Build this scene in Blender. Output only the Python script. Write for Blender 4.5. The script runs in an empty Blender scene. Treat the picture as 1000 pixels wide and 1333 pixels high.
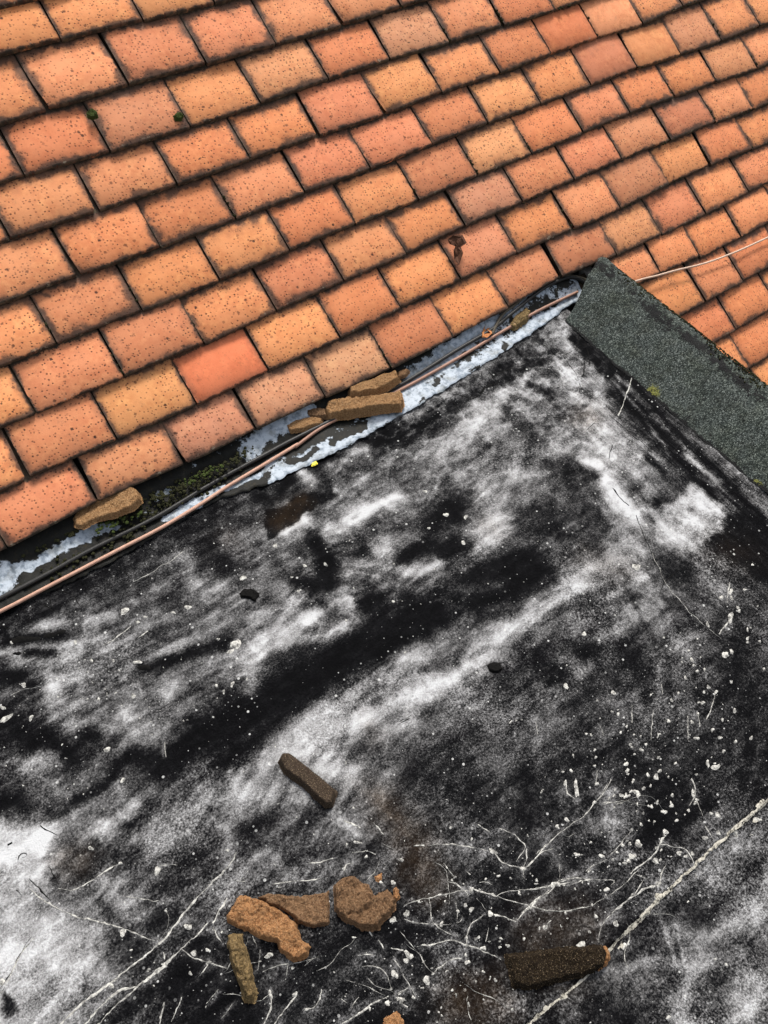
import bpy, bmesh, math, random
import numpy as np
from mathutils import Matrix, Vector

random.seed(7)
rng = np.random.default_rng(7)
SC = bpy.context.scene
COL = SC.collection

# ------------------------------------------------------------------ camera
PITCH = math.radians(33)                    # pitch of the tiled slope
CP, SP = math.cos(PITCH), math.sin(PITCH)
CAM = np.array([0.018304, -0.961343, 1.288843])
CAMR = np.array([[0.80896061, -0.45518805, 0.37200346],
                 [-0.58536428, -0.68200551, 0.43842573],
                 [0.05414225, -0.57242669, -0.81816642]])   # columns: right, down, forward
F = 1078.0
cam_data = bpy.data.cameras.new('camera')
cam = bpy.data.objects.new('camera', cam_data)
COL.objects.link(cam)
cam_data.sensor_fit = 'VERTICAL'
cam_data.sensor_height = 36.0
cam_data.lens = F / 1333.0 * 36.0
cam_data.clip_start = 0.02
cam_data.clip_end = 500
cam.matrix_world = Matrix([[CAMR[i][0], -CAMR[i][1], -CAMR[i][2], CAM[i]] for i in range(3)] + [[0, 0, 0, 1]])
SC.camera = cam

# ------------------------------------------------------------------ daylight
SUN_EL, SUN_AZ = math.radians(52), math.radians(38)      # azimuth measured from +Y towards +X
world = bpy.data.worlds.new('World')
SC.world = world
world.use_nodes = True
wn = world.node_tree.nodes
wl = world.node_tree.links
wn.clear()
sky = wn.new('ShaderNodeTexSky')
sky.sky_type = 'NISHITA'
sky.sun_disc = False
sky.sun_elevation = SUN_EL
sky.sun_rotation = SUN_AZ
sky.dust_density = 4.0
hs = wn.new('ShaderNodeHueSaturation')
hs.inputs['Saturation'].default_value = 0.35
bg = wn.new('ShaderNodeBackground')
bg.inputs['Strength'].default_value = 0.085
wo = wn.new('ShaderNodeOutputWorld')
wl.new(sky.outputs[0], hs.inputs['Color'])
wl.new(hs.outputs[0], bg.inputs['Color'])
wl.new(bg.outputs[0], wo.inputs['Surface'])

sun_data = bpy.data.lights.new('sun', 'SUN')
sun_data.energy = 1.5
sun_data.angle = math.radians(11)
sun_data.color = (1.0, 0.96, 0.9)
sun = bpy.data.objects.new('sun', sun_data)
COL.objects.link(sun)
sd = Vector((math.sin(SUN_AZ) * math.cos(SUN_EL), math.cos(SUN_AZ) * math.cos(SUN_EL), math.sin(SUN_EL)))
sun.rotation_euler = sd.to_track_quat('Z', 'Y').to_euler()
sun.location = sd * 20

SC.view_settings.view_transform = 'Standard'
SC.view_settings.look = 'None'
SC.view_settings.gamma = 1
SC.view_settings.use_curve_mapping = False
SC.view_settings.exposure = 1.34

# ------------------------------------------------------------------ measuring helpers
# The roof was surveyed from the photograph: a sighting (px, py) meets a real plane of the place.
def ray(px, py):
    return CAMR @ np.array([(px - 500) / F, (py - 666.5) / F, 1.0])
def flat(px, py, z=0.0):
    d = ray(px, py)
    return CAM + (z - CAM[2]) / d[2] * d
NV = np.array([0, -SP, CP])                 # normal of the tiled slope
O0 = np.array([0, 0, 0.045])                # nose of the lowest full course
def slope(px, py, n=0.0):
    d = ray(px, py)
    return CAM + ((O0 - CAM) @ NV + n) / (d @ NV) * d
def to_slope(p):                            # world -> (u, v, n), v = 0 at the lowest full course
    q = p - O0
    return np.array([q[0], q[1] * CP + q[2] * SP, -q[1] * SP + q[2] * CP])
def from_slope(u, v, n=0.0):
    return O0 + np.array([u, v * CP - n * SP, v * SP + n * CP])
def pix(p):
    c = CAMR.T @ (np.asarray(p) - CAM)
    return 500 + F * c[0] / c[2], 666.5 + F * c[1] / c[2]
def per_px(px, py):
    return float(np.linalg.norm(flat(px + 1, py - .5) - flat(px - 1, py + .5)) / math.hypot(2, 1))

# ------------------------------------------------------------------ numpy noise
_tab = rng.random((256, 256))
def vnoise(x, y):
    xi = np.floor(x).astype(np.int64); yi = np.floor(y).astype(np.int64)
    fx = x - xi; fy = y - yi
    fx = fx * fx * (3 - 2 * fx); fy = fy * fy * (3 - 2 * fy)
    a = _tab[xi & 255, yi & 255]; b = _tab[(xi + 1) & 255, yi & 255]
    c = _tab[xi & 255, (yi + 1) & 255]; d = _tab[(xi + 1) & 255, (yi + 1) & 255]
    return (a * (1 - fx) + b * fx) * (1 - fy) + (c * (1 - fx) + d * fx) * fy
def fbm(x, y, o=4):
    s = 0; a = .5; t = 0
    for k in range(o):
        s = s + a * vnoise(x + 17.3 * k, y + 9.1 * k); t += a
        x = x * 2.03; y = y * 2.03; a *= .55
    return s / t
def sstep(a, b, x):
    t = np.clip((x - a) / (b - a), 0, 1)
    return t * t * (3 - 2 * t)

# ------------------------------------------------------------------ object helpers
def obj(name, me, mat=None, parent=None, **props):
    o = bpy.data.objects.new(name, me)
    COL.objects.link(o)
    if mat is not None and not me.materials:
        me.materials.append(mat)
    if parent is not None:
        o.parent = parent
    for k, v in props.items():
        o[k] = v
    return o
def empty(name, label, cat, loc=(0, 0, 0), group=None):
    o = bpy.data.objects.new(name, None)
    COL.objects.link(o)
    o.location = loc
    o.empty_display_size = .05
    o['label'] = label; o['category'] = cat
    if group: o['group'] = group
    return o
def mesh(name, v, f, smooth=True):
    me = bpy.data.meshes.new(name)
    me.from_pydata([tuple(map(float, p)) for p in v], [], f)
    if smooth:
        me.polygons.foreach_set('use_smooth', [True] * len(me.polygons))
    me.update()
    return me
def grid_mesh(name, X, Y, Z, attrs):
    ny, nx = X.shape
    me = bpy.data.meshes.new(name)
    me.vertices.add(nx * ny)
    me.vertices.foreach_set('co', np.stack([X, Y, Z], -1).astype(np.float32).ravel())
    i = np.arange(nx * ny).reshape(ny, nx)
    q = np.stack([i[:-1, :-1], i[:-1, 1:], i[1:, 1:], i[1:, :-1]], -1).reshape(-1, 4)
    me.loops.add(q.size)
    me.loops.foreach_set('vertex_index', q.ravel().astype(np.int32))
    me.polygons.add(len(q))
    me.polygons.foreach_set('loop_start', np.arange(0, q.size, 4, dtype=np.int32))
    me.polygons.foreach_set('use_smooth', np.ones(len(q), dtype=bool))
    me.update(calc_edges=True)
    for k, a in attrs.items():
        at = me.attributes.new(k, 'FLOAT', 'POINT')
        at.data.foreach_set('value', a.astype(np.float32).ravel())
    return me

# ------------------------------------------------------------------ material helpers
class Nodes:
    def __init__(s, name):
        s.m = bpy.data.materials.new(name)
        s.m.use_nodes = True
        s.t = s.m.node_tree
        s.t.nodes.clear()
        s.out = s.t.nodes.new('ShaderNodeOutputMaterial')
        s.b = s.t.nodes.new('ShaderNodeBsdfPrincipled')
        s.t.links.new(s.b.outputs[0], s.out.inputs[0])
        tc = s.t.nodes.new('ShaderNodeTexCoord')
        s.pos = tc.outputs['Object']
    def set(s, sock, v):
        if isinstance(v, bpy.types.NodeSocket): s.t.links.new(v, sock)
        elif v is not None: sock.default_value = v
    def n(s, kind, **kw):
        x = s.t.nodes.new(kind)
        for k, v in kw.items(): setattr(x, k, v)
        return x
    def math(s, op, a, b=None, c=None, clamp=False):
        x = s.n('ShaderNodeMath', operation=op, use_clamp=clamp)
        s.set(x.inputs[0], a); s.set(x.inputs[1], b); s.set(x.inputs[2], c)
        return x.outputs[0]
    def step(s, v, a, b, lo=0., hi=1.):
        x = s.n('ShaderNodeMapRange', interpolation_type='SMOOTHSTEP')
        s.set(x.inputs[0], v); s.set(x.inputs[1], a); s.set(x.inputs[2], b); s.set(x.inputs[3], lo); s.set(x.inputs[4], hi)
        return x.outputs[0]
    def map(s, scale=(1, 1, 1), loc=(0, 0, 0), rot=(0, 0, 0), vec=None):
        x = s.n('ShaderNodeMapping')
        s.set(x.inputs['Vector'], vec or s.pos)
        s.set(x.inputs['Scale'], scale); s.set(x.inputs['Location'], loc); s.set(x.inputs['Rotation'], rot)
        return x.outputs[0]
    def noise(s, scale, detail=4, rough=.55, vec=None, w=None, dist=0):
        x = s.n('ShaderNodeTexNoise')
        if w is not None:
            x.noise_dimensions = '4D'; s.set(x.inputs['W'], w)
        s.set(x.inputs['Vector'], vec or s.pos)
        x.inputs['Scale'].default_value = scale; x.inputs['Detail'].default_value = detail
        x.inputs['Roughness'].default_value = rough; x.inputs['Distortion'].default_value = dist
        return x.outputs[0]
    def voro(s, scale, vec=None, feature='F1', rnd=1.0, w=None, dim='2D'):
        x = s.n('ShaderNodeTexVoronoi', feature=feature)
        x.voronoi_dimensions = dim
        if w is not None:
            a = s.n('ShaderNodeVectorMath', operation='ADD')
            c = s.n('ShaderNodeCombineXYZ')
            s.set(c.inputs[0], w); s.set(c.inputs[1], w)
            s.set(a.inputs[0], s.pos); s.t.links.new(c.outputs[0], a.inputs[1])
            vec = a.outputs[0]
        s.set(x.inputs['Vector'], vec or s.pos)
        x.inputs['Scale'].default_value = scale
        x.inputs['Randomness'].default_value = rnd
        return x
    def ramp(s, v, stops):
        x = s.n('ShaderNodeValToRGB')
        s.set(x.inputs[0], v)
        e = x.color_ramp.elements
        while len(e) < len(stops): e.new(.5)
        for k, (p, c) in zip(e, stops):
            k.position = p
            k.color = (c[0], c[1], c[2], 1) if not isinstance(c, float) else (c, c, c, 1)
        return x.outputs[0]
    def mix(s, f, a, b, mode='MIX'):
        x = s.n('ShaderNodeMix', data_type='RGBA', blend_type=mode)
        s.set(x.inputs[0], f)
        for sock, v in ((x.inputs[6], a), (x.inputs[7], b)):
            if isinstance(v, tuple) and len(v) == 3: v = (*v, 1)
            s.set(sock, v)
        return x.outputs[2]
    def attr(s, name):
        return s.n('ShaderNodeAttribute', attribute_name=name).outputs['Fac']
    def done(s, col, rough=.8, bump=None, dist=.001, strength=1.0, spec=.3):
        s.set(s.b.inputs['Base Color'], (*col, 1) if isinstance(col, tuple) else col)
        s.set(s.b.inputs['Roughness'], rough)
        s.b.inputs['Specular IOR Level'].default_value = spec
        if bump is not None:
            x = s.n('ShaderNodeBump')
            x.inputs['Distance'].default_value = dist
            x.inputs['Strength'].default_value = strength
            s.set(x.inputs['Height'], bump)
            s.t.links.new(x.outputs[0], s.b.inputs['Normal'])
        return s.m

def tile_material(name, dirt, pits):
    k = Nodes(name)
    oi = k.n('ShaderNodeObjectInfo')
    rnd = oi.outputs['Random']
    w = k.math('MULTIPLY', rnd, 40.0)
    sx = k.n('ShaderNodeSeparateXYZ')
    k.t.links.new(k.pos, sx.inputs[0])
    x, y = sx.outputs[0], sx.outputs[1]
    big = k.noise(22, 4, w=w)
    mid = k.noise(70, 5, .62, w=w)
    fine = k.noise(420, 3, .6, w=w)
    col = k.mix(k.step(big, .3, .72), oi.outputs['Color'], k.mix(1, oi.outputs['Color'], (.80, .66, .60), 'MULTIPLY'))
    col = k.mix(k.math('MULTIPLY', k.step(k.math('ADD', k.math('MULTIPLY', mid, .5), k.math('MULTIPLY', big, .5)), .45, .66), .75), col, k.mix(1, oi.outputs['Color'], (1.15, 1.25, 1.20), 'MULTIPLY'))
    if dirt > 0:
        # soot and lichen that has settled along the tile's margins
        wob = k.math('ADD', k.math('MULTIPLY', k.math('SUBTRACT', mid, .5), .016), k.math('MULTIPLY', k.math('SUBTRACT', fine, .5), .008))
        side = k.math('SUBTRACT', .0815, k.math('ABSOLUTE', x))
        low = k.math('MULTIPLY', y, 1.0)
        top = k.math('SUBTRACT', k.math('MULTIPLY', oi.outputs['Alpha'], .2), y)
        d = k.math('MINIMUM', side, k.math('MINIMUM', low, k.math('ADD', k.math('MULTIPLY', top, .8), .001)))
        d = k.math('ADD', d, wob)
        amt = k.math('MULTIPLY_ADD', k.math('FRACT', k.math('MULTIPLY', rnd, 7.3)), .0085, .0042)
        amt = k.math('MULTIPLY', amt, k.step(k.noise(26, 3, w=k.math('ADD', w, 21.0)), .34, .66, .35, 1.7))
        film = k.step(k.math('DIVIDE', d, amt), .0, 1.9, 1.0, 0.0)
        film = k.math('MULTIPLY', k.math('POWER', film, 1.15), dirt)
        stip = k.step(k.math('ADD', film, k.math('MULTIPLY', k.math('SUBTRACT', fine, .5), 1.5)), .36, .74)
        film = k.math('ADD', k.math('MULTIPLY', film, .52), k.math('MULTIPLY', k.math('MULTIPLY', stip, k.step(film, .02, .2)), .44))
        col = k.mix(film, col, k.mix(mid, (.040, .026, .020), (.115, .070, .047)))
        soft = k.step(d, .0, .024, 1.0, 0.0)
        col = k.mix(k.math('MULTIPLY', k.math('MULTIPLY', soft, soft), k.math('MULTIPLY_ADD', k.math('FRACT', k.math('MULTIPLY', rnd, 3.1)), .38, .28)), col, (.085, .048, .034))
        # a thin film of grime and lichen over whole patches
        pat = k.math('MULTIPLY', k.step(k.noise(34, 5, .68, w=k.math('ADD', w, 9.0)), .52, .70), k.step(fine, .42, .60))
        col = k.mix(k.math('MULTIPLY', pat, k.math('MULTIPLY_ADD', k.math('FRACT', k.math('MULTIPLY', rnd, 13.7)), .60, .05)), col, (.13, .075, .052))
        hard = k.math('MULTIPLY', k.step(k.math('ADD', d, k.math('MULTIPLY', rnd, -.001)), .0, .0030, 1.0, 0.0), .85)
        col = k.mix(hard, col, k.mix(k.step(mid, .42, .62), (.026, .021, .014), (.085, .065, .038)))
        pale = k.math('MULTIPLY', k.step(k.noise(60, 4, .6, w=k.math('ADD', w, 3.0)), .60, .68), k.step(k.math('ABSOLUTE', k.math('SUBTRACT', low, .003)), .001, .006, .7, 0.0))
        col = k.mix(k.math('MULTIPLY', pale, k.step(fine, .4, .6)), col, (.36, .31, .22))
    pit_h = 0.0
    if pits > 0:
        s2 = None
        for sc_, r0, r1, c0, c1, ch in ((150, .10, .30, .57, .63, 0), (82, .07, .20, .62, .68, 1), (38, .06, .15, .72, .76, 2)):
            v1 = k.voro(sc_, w=k.math('ADD', w, sc_ * .01))
            v1r = k.n('ShaderNodeSeparateColor'); k.t.links.new(v1.outputs['Color'], v1r.inputs[0])
            dd = k.math('ADD', v1.outputs['Distance'], k.math('MULTIPLY', k.math('SUBTRACT', fine, .5), .25))
            q = k.math('MULTIPLY', k.step(dd, r0, r1, 1.0, 0.0), k.step(v1r.outputs[ch], c0, c1))
            q = k.math('MULTIPLY', q, k.step(v1r.outputs[(ch + 1) % 3], 0, 1, .5, 1.0))
            s2 = q if s2 is None else k.math('MAXIMUM', s2, q)
        s2 = k.math('MULTIPLY', k.math('MULTIPLY', s2, k.step(big, .25, .6, .45, 1.0)), pits, clamp=True)
        col = k.mix(s2, col, k.mix(rnd, (.075, .026, .014), (.04, .022, .016)))
        pit_h = s2
    h = k.math('ADD', k.math('MULTIPLY', fine, .35), k.math('MULTIPLY', mid, .6))
    if pits > 0: h = k.math('SUBTRACT', h, k.math('MULTIPLY', pit_h, .5))
    return k.done(col, .82, h, .0012, .7, .25)
M = {}
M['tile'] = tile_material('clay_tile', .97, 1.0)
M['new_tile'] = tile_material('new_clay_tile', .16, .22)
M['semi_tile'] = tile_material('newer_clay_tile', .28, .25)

def felt_material():
    k = Nodes('bitumen_felt')
    dep = k.attr('deposit')
    stain = k.attr('stain')
    grain = k.noise(260, 3, .7)
    grain2 = k.noise(430, 2, .6)
    med = k.noise(48, 6, .68)
    streak = k.noise(1, 4, .55, vec=k.map((11, 58, 16), rot=(0, 0, -.10)), dist=.6)
    # brushed along the kerb near it, along the tiles elsewhere
    streak2 = k.noise(1, 4, .55, vec=k.map((72, 12, 16), rot=(0, 0, -.12)), dist=.6)
    sx = k.n('ShaderNodeSeparateXYZ'); k.t.links.new(k.pos, sx.inputs[0])
    near = k.step(k.math('ADD', sx.outputs[0], k.math('MULTIPLY', k.math('SUBTRACT', med, .5), .3)), .34, .62)
    streak = k.math('ADD', k.math('MULTIPLY', streak, k.math('SUBTRACT', 1.0, near)), k.math('MULTIPLY', streak2, near))
    brush = k.noise(1, 5, .7, vec=k.map((260, 9, 9), rot=(0, 0, -.03)))
    kerbside = k.math('MULTIPLY', k.step(sx.outputs[0], .58, .68), k.step(sx.outputs[1], .56, .46))
    streak = k.math('ADD', streak, k.math('MULTIPLY', k.math('MULTIPLY', k.math('SUBTRACT', brush, .47), kerbside), 1.5))
    v = k.math('ADD', dep, k.math('MULTIPLY', k.math('SUBTRACT', med, .5), .46))
    v = k.math('ADD', v, k.math('MULTIPLY', k.math('SUBTRACT', streak, .5), .42))
    # chalky residue catches on the grain: strongest contrast where the film is thin
    thin = k.math('MULTIPLY', k.step(dep, .0, .3, .35, 1.0), k.step(dep, .65, 1.0, 1.0, .3))
    g = k.math('ADD', k.math('MULTIPLY', k.math('SUBTRACT', grain, .5), 1.9), k.math('MULTIPLY', k.math('SUBTRACT', grain2, .5), 1.5))
    v = k.math('ADD', v, k.math('MULTIPLY', g, k.math('MULTIPLY', thin, k.step(k.math('ADD', k.noise(5, 3), k.math('MULTIPLY', sx.outputs[1], -.25)), .40, .80, .38, .74))))
    col = k.ramp(v, [(0.0, (.0022, .0022, .0026)), (.15, (.0055, .0055, .0062)), (.30, (.027, .0267, .027)), (.49, (.100, .0985, .0985)), (.76, (.27, .268, .268)), (1.0, (.46, .465, .47))])
    # salt of tiny paint specks
    sv = k.voro(120)
    svc = k.n('ShaderNodeSeparateColor'); k.t.links.new(sv.outputs['Color'], svc.inputs[0])
    size = k.math('MULTIPLY', k.math('POWER', svc.outputs[1], 5.0), .22)
    sm = k.math('MULTIPLY', k.step(k.math('SUBTRACT', sv.outputs['Distance'], size), .02, .08, 1.0, 0.0), k.step(k.math('ADD', svc.outputs[0], k.math('MULTIPLY', k.math('SUBTRACT', k.noise(9, 3), .5), .9)), .80, .84))
    col = k.mix(k.math('MULTIPLY', sm, k.step(svc.outputs[2], 0, 1, .10, .62)), col, (.6, .6, .58))
    col = k.mix(k.math('MULTIPLY', stain, k.step(med, .3, .7, .4, 1.0)), col, k.mix(1, k.mix(.3, col, (.07, .052, .034)), (.86, .70, .54), 'MULTIPLY'))
    rough = k.step(v, .0, .6, .6, .9)
    h = k.math('ADD', k.math('MULTIPLY', grain, 1.0), k.math('ADD', k.math('MULTIPLY', grain2, .5), k.math('MULTIPLY', v, .35)))
    return k.done(col, rough, h, .0018, .8, .015)
M['felt'] = felt_material()

def lead_material():
    k = Nodes('lead')
    bare = k.attr('bare')
    big = k.noise(60, 6, .65)
    fine = k.noise(260, 4, .65)
    v = k.math('ADD', bare, k.math('ADD', k.math('MULTIPLY', k.math('SUBTRACT', big, .5), 1.45), k.math('MULTIPLY', k.math('SUBTRACT', fine, .5), .5)))
    m = k.step(v, .43, .57)
    pale = k.mix(k.step(k.noise(90, 5, .62), .34, .56), (.17, .205, .245), (.37, .415, .465))
    black = k.mix(k.step(k.noise(95, 5, .7), .52, .72), (.008, .008, .0065), k.mix(k.noise(40), (.012, .012, .006), (.035, .026, .015)))
    col = k.mix(m, black, pale)
    col = k.mix(k.math('MULTIPLY', k.step(k.noise(38, 5, .7), .46, .66), .6), col, k.mix(1, col, (.36, .33, .26), 'MULTIPLY'))
    return k.done(col, k.step(m, 0, 1, .6, .48), k.math('ADD', k.math('MULTIPLY', m, -.7), k.math('MULTIPLY', fine, .8)), .0012, .8, .15)
M['lead'] = lead_material()

def mineral_material():
    k = Nodes('mineral_felt')
    worn = k.attr('worn')
    g1 = k.voro(480, dim='3D')
    c = k.n('ShaderNodeSeparateColor'); k.t.links.new(g1.outputs['Color'], c.inputs[0])
    g2 = k.noise(300, 3, .7)
    big = k.noise(16, 4)
    v = k.math('ADD', k.math('MULTIPLY', c.outputs[0], .6), k.math('MULTIPLY', g2, .5))
    col = k.ramp(v, [(.15, (.004, .005, .005)), (.42, (.021, .0265, .0235)), (.68, (.060, .072, .065)), (.97, (.23, .255, .235))])
    col = k.mix(k.step(k.noise(38, 5, .65), .42, .68, 0, .65), col, k.mix(1, col, (.62, .60, .52), 'MULTIPLY'))
    col = k.mix(k.step(big, .4, .7, 0, .30), col, k.mix(1, col, (.8, .85, .62), 'MULTIPLY'))
    yl = k.math('MULTIPLY', k.step(k.math('ADD', k.attr('lichen'), k.math('MULTIPLY', k.math('SUBTRACT', g2, .5), 1.3)), .5, .8), .75)
    col = k.mix(yl, col, (.19, .19, .035))
    wv = k.math('ADD', worn, k.math('ADD', k.math('MULTIPLY', k.math('SUBTRACT', g2, .5), 1.9), k.math('MULTIPLY', k.math('SUBTRACT', k.noise(90, 4), .5), 1.5)))
    w = k.step(wv, .50, .58)
    col = k.mix(w, col, (.010, .010, .010))
    h = k.math('ADD', k.math('MULTIPLY', g1.outputs['Distance'], -.8), k.math('MULTIPLY', w, -1.0))
    return k.done(col, .9, h, .0022, .9, .2)
M['mineral'] = mineral_material()

def mortar_material(name, a, b, c, grit=.5):
    k = Nodes(name)
    oi = k.n('ShaderNodeObjectInfo')
    w = k.math('MULTIPLY', oi.outputs['Random'], 30.)
    n1 = k.noise(45, 5, .6, w=w)
    n2 = k.noise(380, 4, .75, w=w)
    n3 = k.noise(900, 2, .6, w=w)
    col = k.mix(k.step(n1, .35, .68), a, b)
    col = k.mix(k.math('MULTIPLY', k.step(n2, .46, .60), .85), col, c)
    col = k.mix(k.step(n3, .60, .68, 0, .6), col, (.55, .42, .27))
    col = k.mix(k.step(n2, .34, .44, .85, 0), col, (.03, .018, .010))
    return k.done(col, .95, k.math('ADD', n2, k.math('MULTIPLY', n3, .5)), .006, 1.0, .1)
M['mortar_orange'] = mortar_material('sandy_orange_mortar', (.40, .195, .082), (.30, .135, .055), (.52, .29, .135))
M['mortar_brown'] = mortar_material('brown_mortar', (.20, .112, .058), (.13, .070, .037), (.31, .185, .10))
M['mortar_ochre'] = mortar_material('ochre_mortar', (.34, .185, .082), (.25, .13, .055), (.44, .265, .13))
M['mortar_mossy'] = mortar_material('mossy_mortar', (.20, .135, .06), (.10, .07, .034), (.36, .25, .115))
M['mortar_dark'] = mortar_material('dark_clay', (.060, .043, .030), (.045, .032, .022), (.085, .06, .042))
M['mortar_wet'] = mortar_material('dark_mortar', (.015, .010, .006), (.009, .006, .004), (.034, .023, .011))

def plain(name, a, b, scale=60, rough=.6, bump=.0006, spec=.4):
    k = Nodes(name)
    n1 = k.noise(scale, 5, .6); n2 = k.noise(scale * 8, 3, .6)
    return k.done(k.mix(n1, a, b), rough, k.math('ADD', n1, k.math('MULTIPLY', n2, .5)), bump, .8, spec)
M['copper'] = plain('weathered_copper', (.30, .15, .10), (.60, .37, .27), 120, .7)
M['brown_copper'] = plain('tarnished_copper', (.22, .11, .075), (.34, .19, .13), 40, .55)
M['pale_wire'] = plain('pale_sheath', (.42, .28, .20), (.62, .46, .35), 60, .65)
M['rubber'] = plain('black_sheath', (.012, .012, .012), (.030, .028, .025), 60, .45, .0006, .3)
M['old_rubber'] = plain('dusty_sheath', (.05, .042, .03), (.11, .09, .06), 60, .7)
def paint_material():
    k = Nodes('dried_pale_paint')
    n1 = k.noise(150, 5, .7); n2 = k.noise(700, 3, .6)
    col = k.ramp(n1, [(.30, (.05, .05, .047)), (.44, (.20, .195, .18)), (.56, (.48, .47, .43)), (.75, (.66, .65, .60))])
    return k.done(col, .75, k.math('ADD', n1, n2), .0012, .9, .2)
M['paint'] = paint_material()
def lap_material():
    k = Nodes('cream_lap_paint')
    n1 = k.noise(210, 5, .72); n2 = k.noise(60, 3, .6)
    v = k.math('ADD', k.math('MULTIPLY', n1, .7), k.math('MULTIPLY', n2, .3))
    col = k.ramp(v, [(.40, (.018, .017, .015)), (.455, (.13, .12, .10)), (.50, (.36, .34, .285)), (.62, (.52, .49, .42))])
    return k.done(col, .85, n1, .002, .9, .1)
M['lap_paint'] = lap_material()
M['tar'] = plain('bitumen', (.003, .003, .003), (.010, .0095, .009), 160, .7, .002, .04)
M['moss'] = plain('moss', (.025, .04, .012), (.075, .095, .025), 400, .95, .003, .1)
M['dark_moss'] = plain('black_moss', (.012, .013, .008), (.045, .045, .018), 300, .95, .003, .1)
M['leaf'] = plain('dead_leaf', (.012, .007, .005), (.16, .07, .04), 160, .7, .002, .1)
M['orange_leaf'] = plain('orange_leaf', (.35, .12, .035), (.50, .20, .06), 120, .7)
M['deck'] = plain('underlay', (.012, .011, .010), (.025, .022, .02), 40, .9)
M['render'] = plain('cheek_board', (.22, .21, .19), (.30, .28, .26), 12, .85)
M['ground'] = plain('grass_ground', (.04, .06, .02), (.07, .09, .035), .8, .95, .01)
M['yellow'] = plain('yellow_petal', (.75, .60, .03), (.8, .66, .08), 100, .6)

# ------------------------------------------------------------------ setting
g = mesh('ground', [(-150, -150, -4.2), (150, -150, -4.2), (150, 150, -4.2), (-150, 150, -4.2)], [(0, 1, 2, 3)])
obj('ground', g, M['ground'], kind='structure')

# ------------------------------------------------------------------ the tiled slope
roof = empty('tiled_roof', 'pitched roof slope of weathered orange clay plain tiles above the flat roof', 'roof', tuple(from_slope(1.2, .4)))
roof['kind'] = 'thing'
RINV = Matrix.Translation(-roof.location)
KX0, KX1 = 1.262, 1.436                     # kerb of the flat roof, inner and outer side

def P(u, v, n): return from_slope(u, v, n)
dv = []
for (u0, u1, v0, v1) in ((-.6, 2.6, -.06, 1.6), (1.42, 2.6, -1.8, -.06)):
    dv += [P(u0, v0, -.046), P(u1, v0, -.046), P(u1, v1, -.046), P(u0, v1, -.046)]
me = mesh('roof_underlay', dv, [(0, 1, 2, 3), (4, 5, 6, 7)], False)
me.transform(RINV)
obj('roof_underlay', me, M['deck'], roof)

def tile_mesh(seed):
    r = random.Random(seed)
    W2 = .0805
    xs = [-W2, -W2 + .0035, -.032, .030, W2 - .0035, W2]
    camber = r.uniform(.0008, .0022)
    skew = r.uniform(-.0012, .0012)
    prof = [(.0012, -.0112), (.0, -.0028), (.0028, .0), (.055, .0002), (.105, 0), (.20, 0)]
    v, f = [], []
    nose = [r.uniform(-.0011, .0011) for _ in xs]
    for j, (y, z) in enumerate(prof):
        for i, x in enumerate(xs):
            edge = 1 if i in (0, 5) else 0
            yy = y + (nose[i] + skew * x / W2 + (.0012 if edge and j < 3 else 0) if j < 4 else 0)
            zz = z - camber * (x / W2) ** 2 - (.0014 if edge and j >= 2 else 0)
            v.append((x + (r.uniform(-.0006, .0006) if edge else 0), yy, zz))
    n = len(xs)
    if seed >= 7:                            # a knocked corner
        a_, b_ = ((0, 1), (5, 4))[seed % 2]
        for j in range(4):
            x, y, z = v[j * n + a_]; v[j * n + a_] = (x * (.93 if j < 3 else .985), y + (.0075 - .0018 * j if j < 3 else 0), z - .0008)
            x, y, z = v[j * n + b_]; v[j * n + b_] = (x * (.93 if j < 3 else .97), y + (.0020 if j < 3 else 0), z)
    for j in range(len(prof) - 1):
        for i in range(n - 1):
            f.append((j * n + i, j * n + i + 1, (j + 1) * n + i + 1, (j + 1) * n + i))
    for i, fl in ((0, 0), (n - 1, 1)):      # side faces
        b = len(v)
        v += [(v[i][0], .0012, -.0112), (v[i][0], .20, -.0112)]
        loop = [j * n + i for j in range(len(prof))]
        face = loop + [b + 1, b]
        f.append(tuple(face if fl else face[::-1]))
    return mesh('tile', v, f)
TILES = [tile_mesh(s) for s in range(9)]
PICK = [0, 1, 2, 3, 4, 5, 6] * 2 + [7, 8]

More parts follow.
